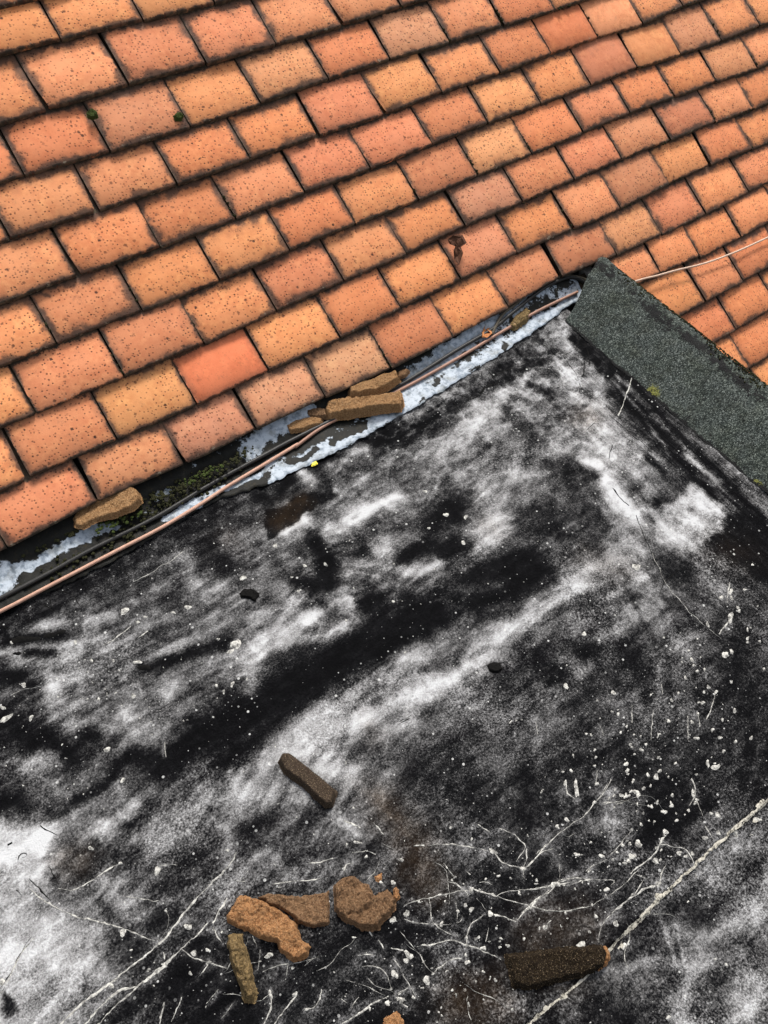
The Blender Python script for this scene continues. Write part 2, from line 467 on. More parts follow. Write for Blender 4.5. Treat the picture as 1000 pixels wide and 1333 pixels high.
COURSES = {
 0: (3, [(79, 49), (187, 24), (280, 3)]),
 1: (2.5, [(61, 142), (168, 109), (269.5, 82), (360, 56), (446, 32), (523, 8)]),
 2: (2, [(32, 227), (144, 196), (249, 164.5), (341, 134), (429, 101.5), (509, 75), (587.5, 55), (657.5, 31.5), (723.5, 12)]),
 3: (1.5, [(14, 310), (129.5, 273), (232, 240), (327, 206), (417, 175), (502, 149), (576, 119), (652, 94), (719, 68), (780, 47), (839, 31.5), (891, 7)]),
 4: (2, [(101.5, 358), (210, 321), (308, 285), (398.5, 250), (484, 219), (564, 187), (636.5, 159), (706, 134), (771, 110), (831, 87), (888, 70), (941, 52.5), (991, 33)]),
 5: (1.5, [(75, 447.5), (185.5, 403), (287, 364), (378, 325.5), (464, 290), (547, 260), (623.5, 227), (694, 199.5), (760, 171.5), (821.5, 147), (879, 126), (934, 105), (988, 87.5)]),
 6: (1, [(47, 537), (162, 489.5), (267, 447), (361, 403), (449, 365), (531.5, 330), (607, 293), (682, 262.5), (749, 233), (811, 206.5), (874, 182), (933, 157.5), (982.5, 141)]),
 7: (.5, [(38.5, 621), (153, 572), (257, 526), (350.5, 481.5), (444, 440), (523, 400), (601.5, 363), (675.5, 329), (747.5, 298), (809, 271), (872, 238), (926.5, 213), (981, 194)]),
 8: (0, [(10, 713), (127, 650), (241, 605), (334, 558), (425, 517), (510.5, 478.5), (591, 438), (664.5, 400), (732, 358), (804, 332), (863.5, 304), (921, 278), (977, 249)]),
 9: (9.5, [(862, 354), (913, 334), (967, 308)]),
 10: (10, [(919.5, 392), (968.5, 365.5)]), 11: (10.5, [(960, 428.5)]), 12: (10, [(977, 479)])}
PAL = [(.60, .235, .095), (.64, .265, .110), (.57, .205, .085), (.62, .25, .105), (.53, .185, .082), (.60, .245, .115), (.55, .20, .10)]
RED = (.46, .165, .08); PINK = (.47, .22, .135); TAN = (.52, .285, .16); DARK = (.36, .16, .085); BROWNRED = (.40, .15, .08)
TINT = {(8, 5): RED, (8, 2): PINK, (8, 4): TAN, (8, 3): (.50, .26, .15), (8, 8): BROWNRED, (8, 1): (.55, .24, .12), (8, 0): (.52, .20, .10), (8, 7): (.44, .18, .09),
        (7, 1.5): (.60, .27, .11), (7, 2.5): (.74, .215, .095), (7, 6.5): (.52, .22, .12), (7, 9.5): DARK, (7, .5): (.53, .21, .10),
        (6, 2): (.50, .19, .095), (6, 7): PINK, (6, 11): BROWNRED, (6, 10): (.50, .21, .11),
        (5, 1.5): (.50, .20, .095), (5, 6.5): (.44, .17, .085), (5, 7.5): (.64, .32, .14),
        (4, 8): (.64, .30, .12), (4, 7): (.50, .185, .085), (4, 12): (.46, .21, .115), (4, 11): (.67, .262, .112), (3, 9.5): (.66, .22, .09), (3, 10.5): (.70, .29, .135),
        (2, 7): (.50, .25, .14), (2, 5): (.54, .24, .12), (2, 3): (.50, .215, .11), (8, 9): (.56, .26, .12), (5, 12.5): (.50, .22, .11)}
NEWT = {(7, 2.5): 'new_tile', (3, 9.5): 'semi_tile', (3, 10.5): 'semi_tile', (4, 11): 'semi_tile', (4, 10): 'semi_tile'}
LABELS = {(7, 2.5): 'clean bright orange-red replacement tile'}
VS = {}
for j_, (i0_, pts_) in COURSES.items():
    VS[j_] = [(i0_ + a, to_slope(slope(*p))[1]) for a, p in enumerate(pts_)]
def gauge_of(j, i, v):                      # what this course shows below the nose of the course above
    if j - 1 not in VS or j not in VS: return .101
    near = min(VS[j - 1], key=lambda a: abs(a[0] - i))
    return near[1] - v + .001 if abs(near[0] - i) < 2.1 else .101
n_t = 0
for j in range(-3, 17):
    # joints of this course along the slope: measured where the photograph shows them, else carried on
    got = {}
    if j in COURSES:
        i0, pts = COURSES[j]
        for a, p in enumerate(pts):
            q = to_slope(slope(*p)); got[i0 + a] = (q[0], q[1])
    first = (8 - j) * .5 % 1.0
    js = [first + a for a in range(-4, 22)]
    def joint(i, j=j, got=got):
        if i in got: return got[i]
        if got:
            near = min(got, key=lambda a: abs(a - i))
            return (got[near][0] + (i - near) * .1655, got[near][1] + (i - near) * .0004)
        rr = random.Random(j * 100 + int(i * 2))
        return (i * .165 + rr.uniform(-.006, .006) - .004, (8 - j) * .1 + rr.uniform(-.003, .003))
    for i in js:
        a, b = joint(i), joint(i + 1)
        mid = from_slope((a[0] + b[0]) / 2, (a[1] + b[1]) / 2 + .05)
        px, py = pix(mid)
        if not (-210 < px < 1330 and -170 < py < 900): continue
        if j > 8 and a[0] < (1.35 if j == 9 else 1.29): continue
        rr = random.Random(j * 1000 + int(i * 2))
        ang = math.atan2(b[1] - a[1], b[0] - a[0])
        wid = math.hypot(b[0] - a[0], b[1] - a[1]) - .0028
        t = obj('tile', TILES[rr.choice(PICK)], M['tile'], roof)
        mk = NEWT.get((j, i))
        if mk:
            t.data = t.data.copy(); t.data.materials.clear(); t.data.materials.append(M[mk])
        c = from_slope((a[0] + b[0]) / 2, (a[1] + b[1]) / 2 + rr.uniform(-.0015, .0015), rr.uniform(-.0018, .0022))
        tilt = -.118 + rr.uniform(-.014, .012)
        m = Matrix.Rotation(PITCH, 4, 'X') @ Matrix.Rotation(ang * .7, 4, 'Z') @ Matrix.Rotation(tilt, 4, 'X') @ Matrix.Rotation(rr.uniform(-.012, .012), 4, 'Y')
        t.matrix_local = RINV @ Matrix.Translation(Vector(c)) @ m @ Matrix.Diagonal((wid / .161, 1, 1, 1))
        base = TINT.get((j, i)) or rr.choice(PAL)
        if not mk: base = tuple(1.15 * (.74 * a_ + .26 * b_) for a_, b_ in zip(base, (.61, .232, .094)))
        f_ = rr.uniform(.93, 1.07)
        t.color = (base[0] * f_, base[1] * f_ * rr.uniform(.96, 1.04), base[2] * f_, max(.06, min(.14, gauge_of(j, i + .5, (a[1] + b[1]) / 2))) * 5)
        if (j, i) in LABELS: t['label'] = LABELS[(j, i)]
        n_t += 1

# ------------------------------------------------------------------ the flat roof: painted by strokes on its own plane
def stroke_field(X, Y, strokes, base, warp=.0075):
    wx = X + (fbm(X * 22 + 3, Y * 22, 4) - .5) * warp * 2.2 + (fbm(X * 90 + 30, Y * 90, 3) - .5) * warp * .7
    wy = Y + (fbm(X * 22 + 50, Y * 22 + 8, 4) - .5) * warp * 2.2 + (fbm(X * 90, Y * 90 + 70, 3) - .5) * warp * .7
    D = np.full(X.shape, base, dtype=float) if np.isscalar(base) else base.copy()
    for st in strokes:
        pts, w, val, op = st[:4]
        sharp = st[4] if len(st) > 4 else 1.0
        ws = per_px(*pts[len(pts) // 2]) * w
        q = [flat(*p)[:2] for p in pts]
        r = ws * 2.4
        x0 = min(a[0] for a in q) - r - .02; x1 = max(a[0] for a in q) + r + .02
        y0 = min(a[1] for a in q) - r - .02; y1 = max(a[1] for a in q) + r + .02
        m = (X > x0) & (X < x1) & (Y > y0) & (Y < y1)
        if not m.any(): continue
        px, py = wx[m], wy[m]
        d = np.full(px.shape, 1e9)
        if len(q) == 1:
            d = np.hypot(px - q[0][0], py - q[0][1])
        for a, b in zip(q[:-1], q[1:]):
            ex, ey = b[0] - a[0], b[1] - a[1]
            t = np.clip(((px - a[0]) * ex + (py - a[1]) * ey) / (ex * ex + ey * ey + 1e-12), 0, 1)
            d = np.minimum(d, np.hypot(px - a[0] - t * ex, py - a[1] - t * ey))
        fall = np.exp(-(d / ws) ** 2 * .9) if sharp <= 1 else 1 - sstep(1 - .5 / sharp, 1 + .5 / sharp, d / ws)
        D[m] += (val - D[m]) * fall * op
    return D
def poly_field(X, Y, D, polys, warp=.012):
    wx = X + (fbm(X * 40 + 3, Y * 40, 4) - .5) * warp * 2
    wy = Y + (fbm(X * 40 + 50, Y * 40 + 8, 4) - .5) * warp * 2
    for pts, val, op, soft in polys:
        q = [flat(*p)[:2] for p in pts]
        ins = np.zeros(X.shape, bool); d = np.full(X.shape, 1e9)
        for a, b in zip(q, q[1:] + q[:1]):
            ex, ey = b[0] - a[0], b[1] - a[1]
            t = np.clip(((wx - a[0]) * ex + (wy - a[1]) * ey) / (ex * ex + ey * ey + 1e-12), 0, 1)
            d = np.minimum(d, np.hypot(wx - a[0] - t * ex, wy - a[1] - t * ey))
            if abs(ey) > 1e-9:
                c = (a[1] > wy) != (b[1] > wy)
                ins ^= c & (wx < ex * (wy - a[1]) / ey + a[0])
        sd_ = np.where(ins, d, -d)
        D += (val - D) * sstep(-soft, soft, sd_) * op
    return D

# (points, half width, residue 0 black .. 1 chalk white, opacity[, sharpness])
WASH = [
 # broad tone
 ([(60, 900), (230, 850), (330, 730)], 70, .42, .8), ([(340, 760)], 60, .45, .6), ([(640, 600), (780, 520)], 80, .50, .8), ([(700, 560)], 60, .5, .6),
 ([(560, 600), (480, 650)], 45, .45, .7), ([(820, 760), (780, 700)], 55, .45, .7), ([(120, 1060), (300, 1030)], 50, .48, .8), ([(380, 1040)], 40, .48, .8),
 ([(560, 1010), (640, 960)], 50, .24, .8), ([(700, 1000), (900, 1000)], 80, .15, .9), ([(950, 830), (990, 1000)], 45, .10, .8), ([(200, 1250), (330, 1330)], 70, .06, .95),
 ([(450, 1270), (620, 1250)], 90, .10, .95), ([(700, 1150), (760, 1200)], 80, .14, .9), ([(860, 1040), (900, 1100)], 60, .12, .8), ([(680, 930)], 50, .28, .8),
 ([(860, 870)], 45, .22, .7), ([(760, 840)], 45, .26, .7), ([(900, 1230), (960, 1150)], 70, .34, .8), ([(780, 1320)], 50, .18, .8), ([(430, 1100)], 50, .24, .8), ([(570, 1130)], 40, .20, .8),
 ([(90, 880), (200, 800), (300, 740)], 55, .46, .55), ([(330, 780), (400, 700)], 40, .45, .4), ([(700, 640), (760, 560)], 60, .52, .5), ([(840, 800), (790, 720)], 45, .46, .5), ([(720, 810), (840, 880)], 40, .33, .4), ([(120, 1000), (330, 1060)], 40, .46, .4),
 # upper left under the wire
 ([(0, 815), (120, 755), (220, 700), (300, 660)], 18, .13, .95), ([(130, 775), (230, 740)], 16, .18, .8), ([(60, 812), (145, 800)], 9, .62, .8), ([(130, 806), (145, 799)], 7, .75, .8),
 ([(0, 853), (60, 843), (140, 830)], 6, .75, .85), ([(60, 868), (110, 845), (165, 832)], 12, .62, .8), ([(55, 885), (72, 925)], 14, .72, .9), ([(75, 915), (100, 925)], 12, .62, .8), ([(85, 948), (95, 955)], 10, .6, .7),
 ([(0, 880), (35, 890)], 20, .05, .95), ([(30, 850), (70, 849)], 6, .08, .9), ([(10, 835), (80, 826)], 8, .03, .95), ([(45, 905)], 10, .2, .8),
 ([(180, 868), (235, 858), (290, 838)], 9, .06, .9), ([(200, 880)], 9, .12, .6), ([(240, 722), (255, 755)], 13, .66, .8), ([(275, 775), (310, 800)], 15, .52, .6), ([(260, 705), (300, 745)], 18, .14, .8), ([(230, 780), (240, 795)], 10, .15, .7),
 ([(200, 830), (220, 815)], 14, .30, .5), ([(170, 905), (250, 880)], 10, .5, .5), ([(130, 890)], 16, .3, .6), ([(220, 900), (300, 855)], 8, .50, .5), ([(270, 720), (290, 735)], 12, .1, .5), ([(210, 790)], 12, .15, .5),
 ([(0, 940), (45, 960)], 32, .03, .97), ([(60, 955), (90, 985)], 16, .04, .95), ([(105, 960), (150, 955)], 13, .06, .95), ([(140, 1000), (185, 985)], 9, .05, .9), ([(0, 1000), (70, 990)], 12, .55, .8), ([(0, 1040), (20, 1045)], 20, .03, .97),
 ([(100, 1045), (150, 1005)], 9, .06, .85), ([(150, 950), (205, 960)], 15, .68, .85), ([(165, 930), (175, 925)], 8, .6, .7), ([(110, 1010), (130, 1000)], 11, .6, .7), ([(40, 1030), (80, 1025)], 14, .3, .7),
 # long black diagonal band
 ([(200, 1000), (260, 960), (330, 920), (420, 870), (520, 815), (620, 770), (690, 735)], 27, .02, 1.0), ([(300, 935), (420, 880)], 30, .02, .9), ([(470, 845), (540, 800)], 30, .03, .9), ([(280, 1000), (345, 965)], 14, .10, .8),
 ([(640, 760), (690, 745)], 24, .03, .9), ([(300, 985), (360, 950)], 16, .05, .8),
 # middle
 ([(320, 650), (350, 670)], 14, .45, .7), ([(345, 645), (420, 602), (500, 570), (580, 540), (630, 512)], 15, .03, .95), ([(350, 690), (365, 660), (415, 648)], 14, .04, .95),
 ([(462, 587), (478, 583)], 7, .72, .9), ([(430, 608), (450, 600)], 8, .62, .85), ([(395, 615), (405, 630)], 8, .70, .85), ([(360, 660), (372, 655)], 6, .6, .8), ([(350, 640), (355, 632)], 8, .4, .7),
 ([(345, 692), (365, 690), (395, 675)], 11, .93, .95), ([(325, 700), (345, 698)], 9, .68, .7), ([(390, 665), (440, 640)], 8, .60, .6), ([(428, 690), (470, 668), (520, 645)], 11, .95, .95), ([(430, 690)], 11, .97, .8),
 ([(390, 705), (410, 695)], 8, .66, .7), ([(450, 640), (540, 625)], 16, .42, .5), ([(560, 590), (600, 560), (640, 545)], 16, .66, .75), ([(605, 550), (640, 515)], 14, .78, .8), ([(500, 610), (560, 600)], 10, .26, .5),
 ([(560, 690), (600, 650)], 18, .05, .9), ([(590, 665), (605, 690)], 12, .05, .9), ([(410, 705), (432, 735), (415, 765), (385, 758)], 13, .02, .97), ([(425, 745), (430, 760)], 13, .02, .9), ([(402, 742)], 8, .52, .8), ([(405, 795), (418, 790)], 10, .04, .9),
 ([(470, 716)], 10, .04, .9), ([(525, 726), (560, 712)], 12, .03, .95), ([(575, 722), (590, 712)], 15, .02, .95), ([(478, 785), (485, 778)], 18, .02, .97), ([(490, 715), (500, 705)], 7, .66, .8), ([(530, 745), (570, 735)], 9, .76, .9), ([(540, 742)], 8, .8, .8),
 ([(465, 738), (480, 735)], 8, .6, .8), ([(455, 792), (450, 775)], 9, .66, .8), ([(365, 765), (385, 785)], 9, .55, .7), ([(350, 800), (410, 808)], 12, .68, .8), ([(615, 695), (645, 680)], 12, .78, .85), ([(640, 700), (655, 680)], 8, .7, .7),
 ([(325, 865), (345, 840), (365, 825)], 16, .80, .9), ([(375, 832), (405, 832), (440, 815)], 9, .66, .85), ([(395, 808), (410, 800)], 7, .9, .8), ([(330, 880), (325, 895)], 9, .5, .7), ([(430, 700), (560, 690)], 8, .3, .4), ([(540, 770), (600, 790)], 10, .3, .4), ([(600, 770), (650, 760)], 9, .36, .5),
 # bright wash running up to the right
 ([(345, 990), (370, 965), (420, 930), (480, 895), (545, 850)], 13, .70, .9), ([(385, 985), (440, 945), (500, 920), (560, 897), (590, 892)], 17, .82, .92), ([(560, 902), (592, 895)], 11, .97, .9), ([(590, 885), (640, 852)], 10, .82, .85),
 ([(420, 1000), (455, 1000)], 14, .80, .85), ([(400, 960), (420, 950)], 12, .88, .8), ([(500, 960), (540, 935)], 12, .62, .8), ([(490, 905), (510, 900)], 12, .25, .7), ([(620, 840), (660, 822), (700, 795), (740, 765), (770, 740)], 12, .68, .88),
 ([(655, 835), (665, 815)], 11, .85, .8), ([(690, 790), (740, 775)], 5, .7, .7), ([(560, 850), (590, 830)], 10, .5, .7), ([(590, 860), (630, 845)], 6, .3, .5), ([(330, 1030), (390, 1030)], 14, .66, .8), ([(330, 1065), (350, 1050)], 10, .55, .7), ([(445, 1070), (465, 1085)], 5, .7, .8),
 ([(620, 980), (650, 1000)], 22, .34, .6), ([(540, 1000), (640, 1060)], 22, .16, .7), ([(320, 1090), (335, 1070)], 12, .06, .8), ([(360, 1120), (375, 1135)], 8, .6, .7), ([(400, 1080), (420, 1090)], 9, .42, .6), ([(390, 1100)], 14, .36, .6),
 # upper right corner
 ([(650, 512), (680, 495), (710, 500), (700, 515)], 7, .80, .8), ([(645, 535), (655, 545)], 11, .80, .8), ([(735, 430), (750, 450)], 14, .74, .8), ([(740, 480), (750, 515), (740, 530)], 11, .74, .8), ([(782, 500), (785, 545), (790, 560)], 9, .80, .85), ([(770, 535), (760, 560)], 10, .66, .8),
 ([(640, 500), (700, 470), (720, 460)], 9, .14, .85), ([(690, 500), (715, 510)], 7, .16, .8), ([(665, 540), (690, 560)], 14, .22, .8), ([(725, 540), (745, 535)], 9, .22, .8), ([(640, 590), (690, 565)], 20, .24, .7), ([(725, 560), (720, 580)], 9, .6, .6),
 ([(775, 605), (798, 640), (822, 668)], 12, .97, .95), ([(800, 650), (825, 680)], 14, .9, .8), ([(785, 585), (800, 600)], 10, .7, .7), ([(830, 690), (800, 690)], 14, .55, .7), ([(820, 565), (850, 600)], 14, .72, .85), ([(870, 608), (885, 615)], 9, .66, .8), ([(800, 570), (830, 620)], 7, .6, .6),
 ([(735, 615), (775, 680)], 18, .17, .85), ([(715, 670), (740, 700)], 20, .16, .85), ([(740, 605), (775, 620)], 8, .10, .7), ([(675, 620), (690, 615)], 14, .62, .7), ([(650, 690), (640, 700)], 12, .74, .8), ([(655, 655)], 10, .62, .6), ([(690, 690), (715, 690)], 12, .18, .7), ([(820, 620), (850, 650)], 8, .35, .7),
 ([(760, 440), (790, 475), (850, 545), (905, 600), (960, 660), (1000, 700)], 17, .02, 1.0, 1.6), ([(815, 515), (870, 580), (905, 620), (960, 690), (1000, 740)], 24, .03, .92), ([(850, 540), (900, 590)], 4, .40, .7), ([(870, 545), (925, 600)], 3, .5, .6), ([(895, 595), (935, 625)], 5, .62, .8), ([(910, 620), (930, 632)], 4, .6, .7), ([(800, 490), (845, 530)], 3, .5, .6), ([(795, 495), (830, 530), (870, 590)], 3, .45, .7), ([(865, 500), (880, 520)], 3, .4, .5),
 ([(862, 655), (870, 658)], 9, .03, .95), ([(845, 600), (862, 612)], 6, .1, .8), ([(935, 700), (990, 720)], 22, .04, .9), ([(940, 640), (950, 660)], 8, .5, .6),
 ([(860, 720), (890, 745)], 14, .12, .7), ([(900, 720), (925, 745), (945, 770)], 8, .42, .7), ([(880, 745), (900, 770)], 14, .12, .6), ([(800, 715), (840, 780), (890, 850)], 12, .52, .75), ([(830, 740), (870, 800)], 4, .6, .7), ([(815, 760), (860, 850)], 4, .2, .7), ([(800, 725), (815, 735)], 10, .62, .7), ([(775, 745), (800, 760)], 8, .3, .6),
 ([(760, 740), (770, 730)], 10, .6, .6), ([(700, 870), (720, 880)], 26, .04, .9), ([(820, 850), (830, 870)], 17, .05, .85), ([(755, 852), (770, 845)], 12, .06, .8), ([(765, 820), (775, 825)], 12, .5, .75), ([(735, 860), (750, 870)], 9, .48, .7), ([(805, 825)], 9, .42, .6), ([(640, 920), (700, 905)], 24, .36, .7), ([(690, 930), (695, 960)], 7, .42, .6), ([(655, 885), (690, 900)], 9, .1, .6),
 ([(815, 890), (825, 900)], 12, .34, .7), ([(850, 905), (880, 930)], 14, .24, .6), ([(825, 965), (835, 975)], 12, .36, .6), ([(770, 1000), (800, 1010)], 14, .2, .6), ([(650, 990), (655, 1010)], 12, .3, .6),
 # lower middle
 ([(795, 1040), (805, 1080)], 20, .56, .8), ([(835, 1040), (815, 1050)], 8, .55, .7), ([(716, 1090), (730, 1125)], 11, .42, .8), ([(770, 1060), (775, 1085)], 6, .5, .6), ([(860, 1060), (850, 1090)], 20, .02, .9), ([(470, 1270), (520, 1260)], 24, .24, .7), ([(575, 1275), (600, 1262)], 20, .38, .75), ([(560, 1110), (600, 1125)], 24, .24, .6), ([(640, 1310), (690, 1300)], 14, .40, .7), ([(500, 1215), (545, 1225)], 14, .02, .8), ([(555, 1245), (560, 1262)], 10, .01, .9),
 ([(350, 1060), (370, 1090)], 10, .12, .6), ([(440, 1110)], 14, .12, .6),
 # lower left
 ([(110, 1090), (150, 1060), (170, 1045)], 10, .66, .75), ([(190, 1110), (250, 1070)], 11, .64, .75), ([(300, 1045), (320, 1030)], 12, .70, .8), ([(120, 1075), (200, 1025)], 8, .45, .6), ([(100, 1110), (170, 1115)], 18, .14, .8), ([(80, 1135), (110, 1125)], 16, .2, .7), ([(130, 1150), (180, 1190)], 14, .66, .75), ([(200, 1165), (220, 1175)], 9, .5, .6), ([(150, 1165), (165, 1190)], 6, .8, .6), ([(250, 1090), (290, 1060)], 8, .4, .6), ([(240, 1130), (290, 1110)], 16, .12, .6), ([(170, 1075), (240, 1035)], 8, .2, .6), ([(60, 1075), (90, 1060)], 9, .08, .8),
 # lower right sheet
 ([(720, 1345), (860, 1230), (1000, 1110)], 60, .33, .0), ([(860, 1300), (960, 1220), (1010, 1150)], 75, .36, .75),
 ([(862, 1200), (882, 1255)], 4, .62, .75), ([(880, 1200), (896, 1258)], 4, .62, .75), ([(845, 1260), (858, 1280)], 5, .5, .7), ([(885, 1325), (900, 1275), (925, 1235)], 8, .70, .85), ([(890, 1333), (892, 1310)], 9, .8, .8), ([(925, 1225), (985, 1175)], 10, .60, .8), ([(960, 1260), (975, 1320)], 13, .55, .7), ([(990, 1290), (970, 1333)], 8, .62, .7), ([(940, 1110), (1000, 1090)], 16, .40, .7), ([(920, 1150), (960, 1130)], 12, .36, .6), ([(870, 1170), (910, 1190)], 10, .12, .7), ([(930, 1290), (945, 1260)], 8, .3, .6), ([(770, 1300), (820, 1320)], 20, .14, .7), ([(840, 1320), (855, 1300)], 10, .3, .5)]
CHALK = [
 ([(-80, 1068), (0, 1070), (22, 1066), (30, 1072), (72, 1073), (62, 1098), (75, 1140), (42, 1152), (72, 1180), (120, 1192), (138, 1215), (132, 1262), (108, 1290), (78, 1310), (58, 1345), (-80, 1345)], .78, .85, .022),
 ([(-60, 1070), (0, 1071), (70, 1074), (58, 1105), (40, 1125), (0, 1120), (-60, 1120)], .95, .9, .010),
 ([(900, 630), (925, 648), (945, 655), (942, 682), (918, 705), (905, 716), (880, 714), (852, 692), (846, 668), (868, 660), (890, 650)], .74, .9, .009)]
CHALK_DARK = [([(0, 1150), (25, 1160), (35, 1180), (0, 1200)], .45, .7, .01), ([(0, 1290), (14, 1295), (22, 1318), (0, 1325)], .05, .9, .005), ([(60, 1140), (75, 1135), (80, 1150), (66, 1152)], .15, .8, .004),
 ([(342, 690), (350, 665), (395, 655), (435, 630), (440, 645), (395, 668), (375, 690), (360, 700), (348, 703)], .06, .9, .004)]
STAIN = [([(490, 1040), (540, 1100)], 26, .9, .8), ([(540, 1130), (560, 1150)], 24, .8, .8), ([(590, 1310), (640, 1300)], 30, .9, .8), ([(690, 1230), (760, 1200)], 26, .6, .7), ([(390, 650), (360, 680)], 14, 1, .8), ([(90, 1130), (110, 1120)], 20, .7, .6), ([(300, 700)], 20, .45, .6),
         ([(770, 540), (760, 545)], 16, .6, .7), ([(480, 945), (490, 950)], 14, .35, .6), ([(700, 1200), (740, 1260)], 30, .6, .6), ([(950, 720)], 26, .4, .6), ([(800, 740), (770, 735)], 20, .35, .6), ([(640, 690)], 14, .4, .5)]

def felt_h(X, Y):
    h = (fbm(X * 3.1 + 5, Y * 4.3 + 2, 3) - .5) * .010 + (fbm(X * 16 + 1, Y * 20 + 7, 3) - .5) * .0022
    wr = np.exp(-((Y + .11) / .055) ** 2) + np.exp(-((X - 1.13) / .09) ** 2) * np.exp(-((Y + .16) / .12) ** 2)
    h = h + (np.abs(fbm(X * 34 + 11, Y * 60 + 3, 3) - .5) * -.010 + .001) * np.clip(wr, 0, 1)
    h = h + sstep(1.20, 1.27, X) * .006
    fade = sstep(-.035, -.075, Y) if np.ndim(Y) else float(sstep(-.035, -.075, np.array(Y)))
    return h * fade
def felt_z(x, y):
    return float(felt_h(np.array([x]), np.array([y]))[0]) - (.004 if y < SEAM_Y else 0)
SEAM_Y = -1.0545

flat_roof = empty('flat_roof', 'flat dormer roof of black bitumen felt smeared with chalky white residue', 'flat roof', (.5, -.6, 0))
flat_roof['kind'] = 'thing'
FO = np.array([.5, -.6, 0])
def felt_sheet(x0, x1, y0, y1, dz, d=.0033):
    nx = int((x1 - x0) / d); ny = int((y1 - y0) / d)
    X, Y = np.meshgrid(np.linspace(x0, x1, nx), np.linspace(y0, y1, ny))
    D = stroke_field(X, Y, WASH, .335 + (fbm(X * 7, Y * 10, 4) - .5) * .36)
    D = poly_field(X, Y, D, CHALK)
    D = np.maximum(D, stroke_field(X, Y, HALO, D, .006))
    D = poly_field(X, Y, D, CHALK_DARK)
    D = D + ((fbm(X * 26 + 9, Y * 60 + 4, 4) - .5) * .38 + (fbm(X * 40 + 9, Y * 40 + 4, 5) - .5) * .45) * np.clip(D * 2.2, .12, 1)
    # tide lines where puddles dried
    for sc_, off in ((6.0, 3.1), (11.0, 7.7)):
        ff = fbm(X * sc_ + off, Y * sc_ * 1.4 + off, 4)
        D = D + .16 * np.exp(-((ff - .5) / .010) ** 2) * np.clip(D * 2.2, 0, 1) * (fbm(X * 9, Y * 9 + off, 2) > .48)
    # wiped by hand: long fine smears along the tiles, along the kerb near it
    a1 = X + .10 * Y + (fbm(X * 5, Y * 5 + 2, 2) - .5) * .10; b1 = Y - .10 * X + (fbm(X * 3 + 9, Y * 3, 3) - .5) * .22
    nk = sstep(.86, 1.08, X + (fbm(X * 9, Y * 9, 2) - .5) * .25)
    wipe = fbm(a1 * 7, b1 * 62, 4) * (1 - nk) + fbm(a1 * 62, b1 * 7, 4) * nk
    hair = fbm(a1 * 9 + 4, b1 * 150, 3) * (1 - nk) + fbm(a1 * 150, b1 * 9 + 4, 3) * nk
    D = D + ((sstep(.36, .66, wipe) - .5) * .17 + (hair - .5) * .15) * np.clip(D * 2.4, .08, 1)
    # wrinkle shading by the upstands painted into the residue: crests lighter, troughs darker
    rid = 1 - np.abs(2 * fbm(X * 22 + 40, Y * 30 + 11, 5) - 1)
    zone = np.clip(np.exp(-((Y + .13) / .09) ** 2) * sstep(.45, .8, X) + np.exp(-((X - 1.10) / .12) ** 2) * np.exp(-((Y + .25) / .2) ** 2) + .5 * np.exp(-((Y + .10) / .05) ** 2), 0, 1)
    D = D + zone * (.26 * sstep(.80, 1.0, rid) * (.3 + fbm(X * 15, Y * 15 + 5, 3)) - .38 * sstep(.40, .12, rid) - .04)
    rid2 = 1 - np.abs(2 * fbm(X * 12 + 4, Y * 17 + 31, 5) - 1)
    D = D + .13 * sstep(.90, .99, rid2) * np.clip(D * 2, 0, 1)
    S = stroke_field(X, Y, STAIN, 0.0, .02)
    Z = felt_h(X, Y) + dz
    # the lap: the upper sheet's free edge stands a little ragged over the lower one
    if y1 > -.5:
        e = Y == Y[0, 0]
        Y = Y.copy(); Y[0] += (fbm(X[0] * 30, X[0] * 0 + 3, 3) - .5) * .006
        Z[0] -= .004
    me = grid_mesh('felt_sheet', X - FO[0], Y - FO[1], Z - FO[2], {'deposit': D, 'stain': S})
    return obj('felt_sheet', me, M['felt'], flat_roof)
flat_roof.location = FO

# deck, fascia and cheek that carry the felt
def box(name, x0, x1, y0, y1, z0, z1, mat, parent, org):
    bm = bmesh.new()
    bmesh.ops.create_cube(bm, size=1, matrix=Matrix.Translation(((x0 + x1) / 2 - org[0], (y0 + y1) / 2 - org[1], (z0 + z1) / 2 - org[2])) @ Matrix.Diagonal((x1 - x0, y1 - y0, z1 - z0, 1)))
    me = bpy.data.meshes.new(name); bm.to_mesh(me); bm.free()
    return obj(name, me, mat, parent)
box('roof_deck', -.75, 1.40, -1.745, -.02, -.06, -.0125, M['deck'], flat_roof, FO)
cv = []
for x in (1.40, 1.425):
    cv += [(x, .03, .03), (x, -1.75, .03), (x, -1.75, -1.3), (x, .03, -.03)]
cv = [(a - FO[0], b - FO[1], c) for a, b, c in cv]
obj('cheek_board', mesh('cheek_board', cv, [(0, 1, 2, 3), (7, 6, 5, 4), (0, 4, 5, 1), (1, 5, 6, 2), (2, 6, 7, 3), (3, 7, 4, 0)], False), M['render'], flat_roof)

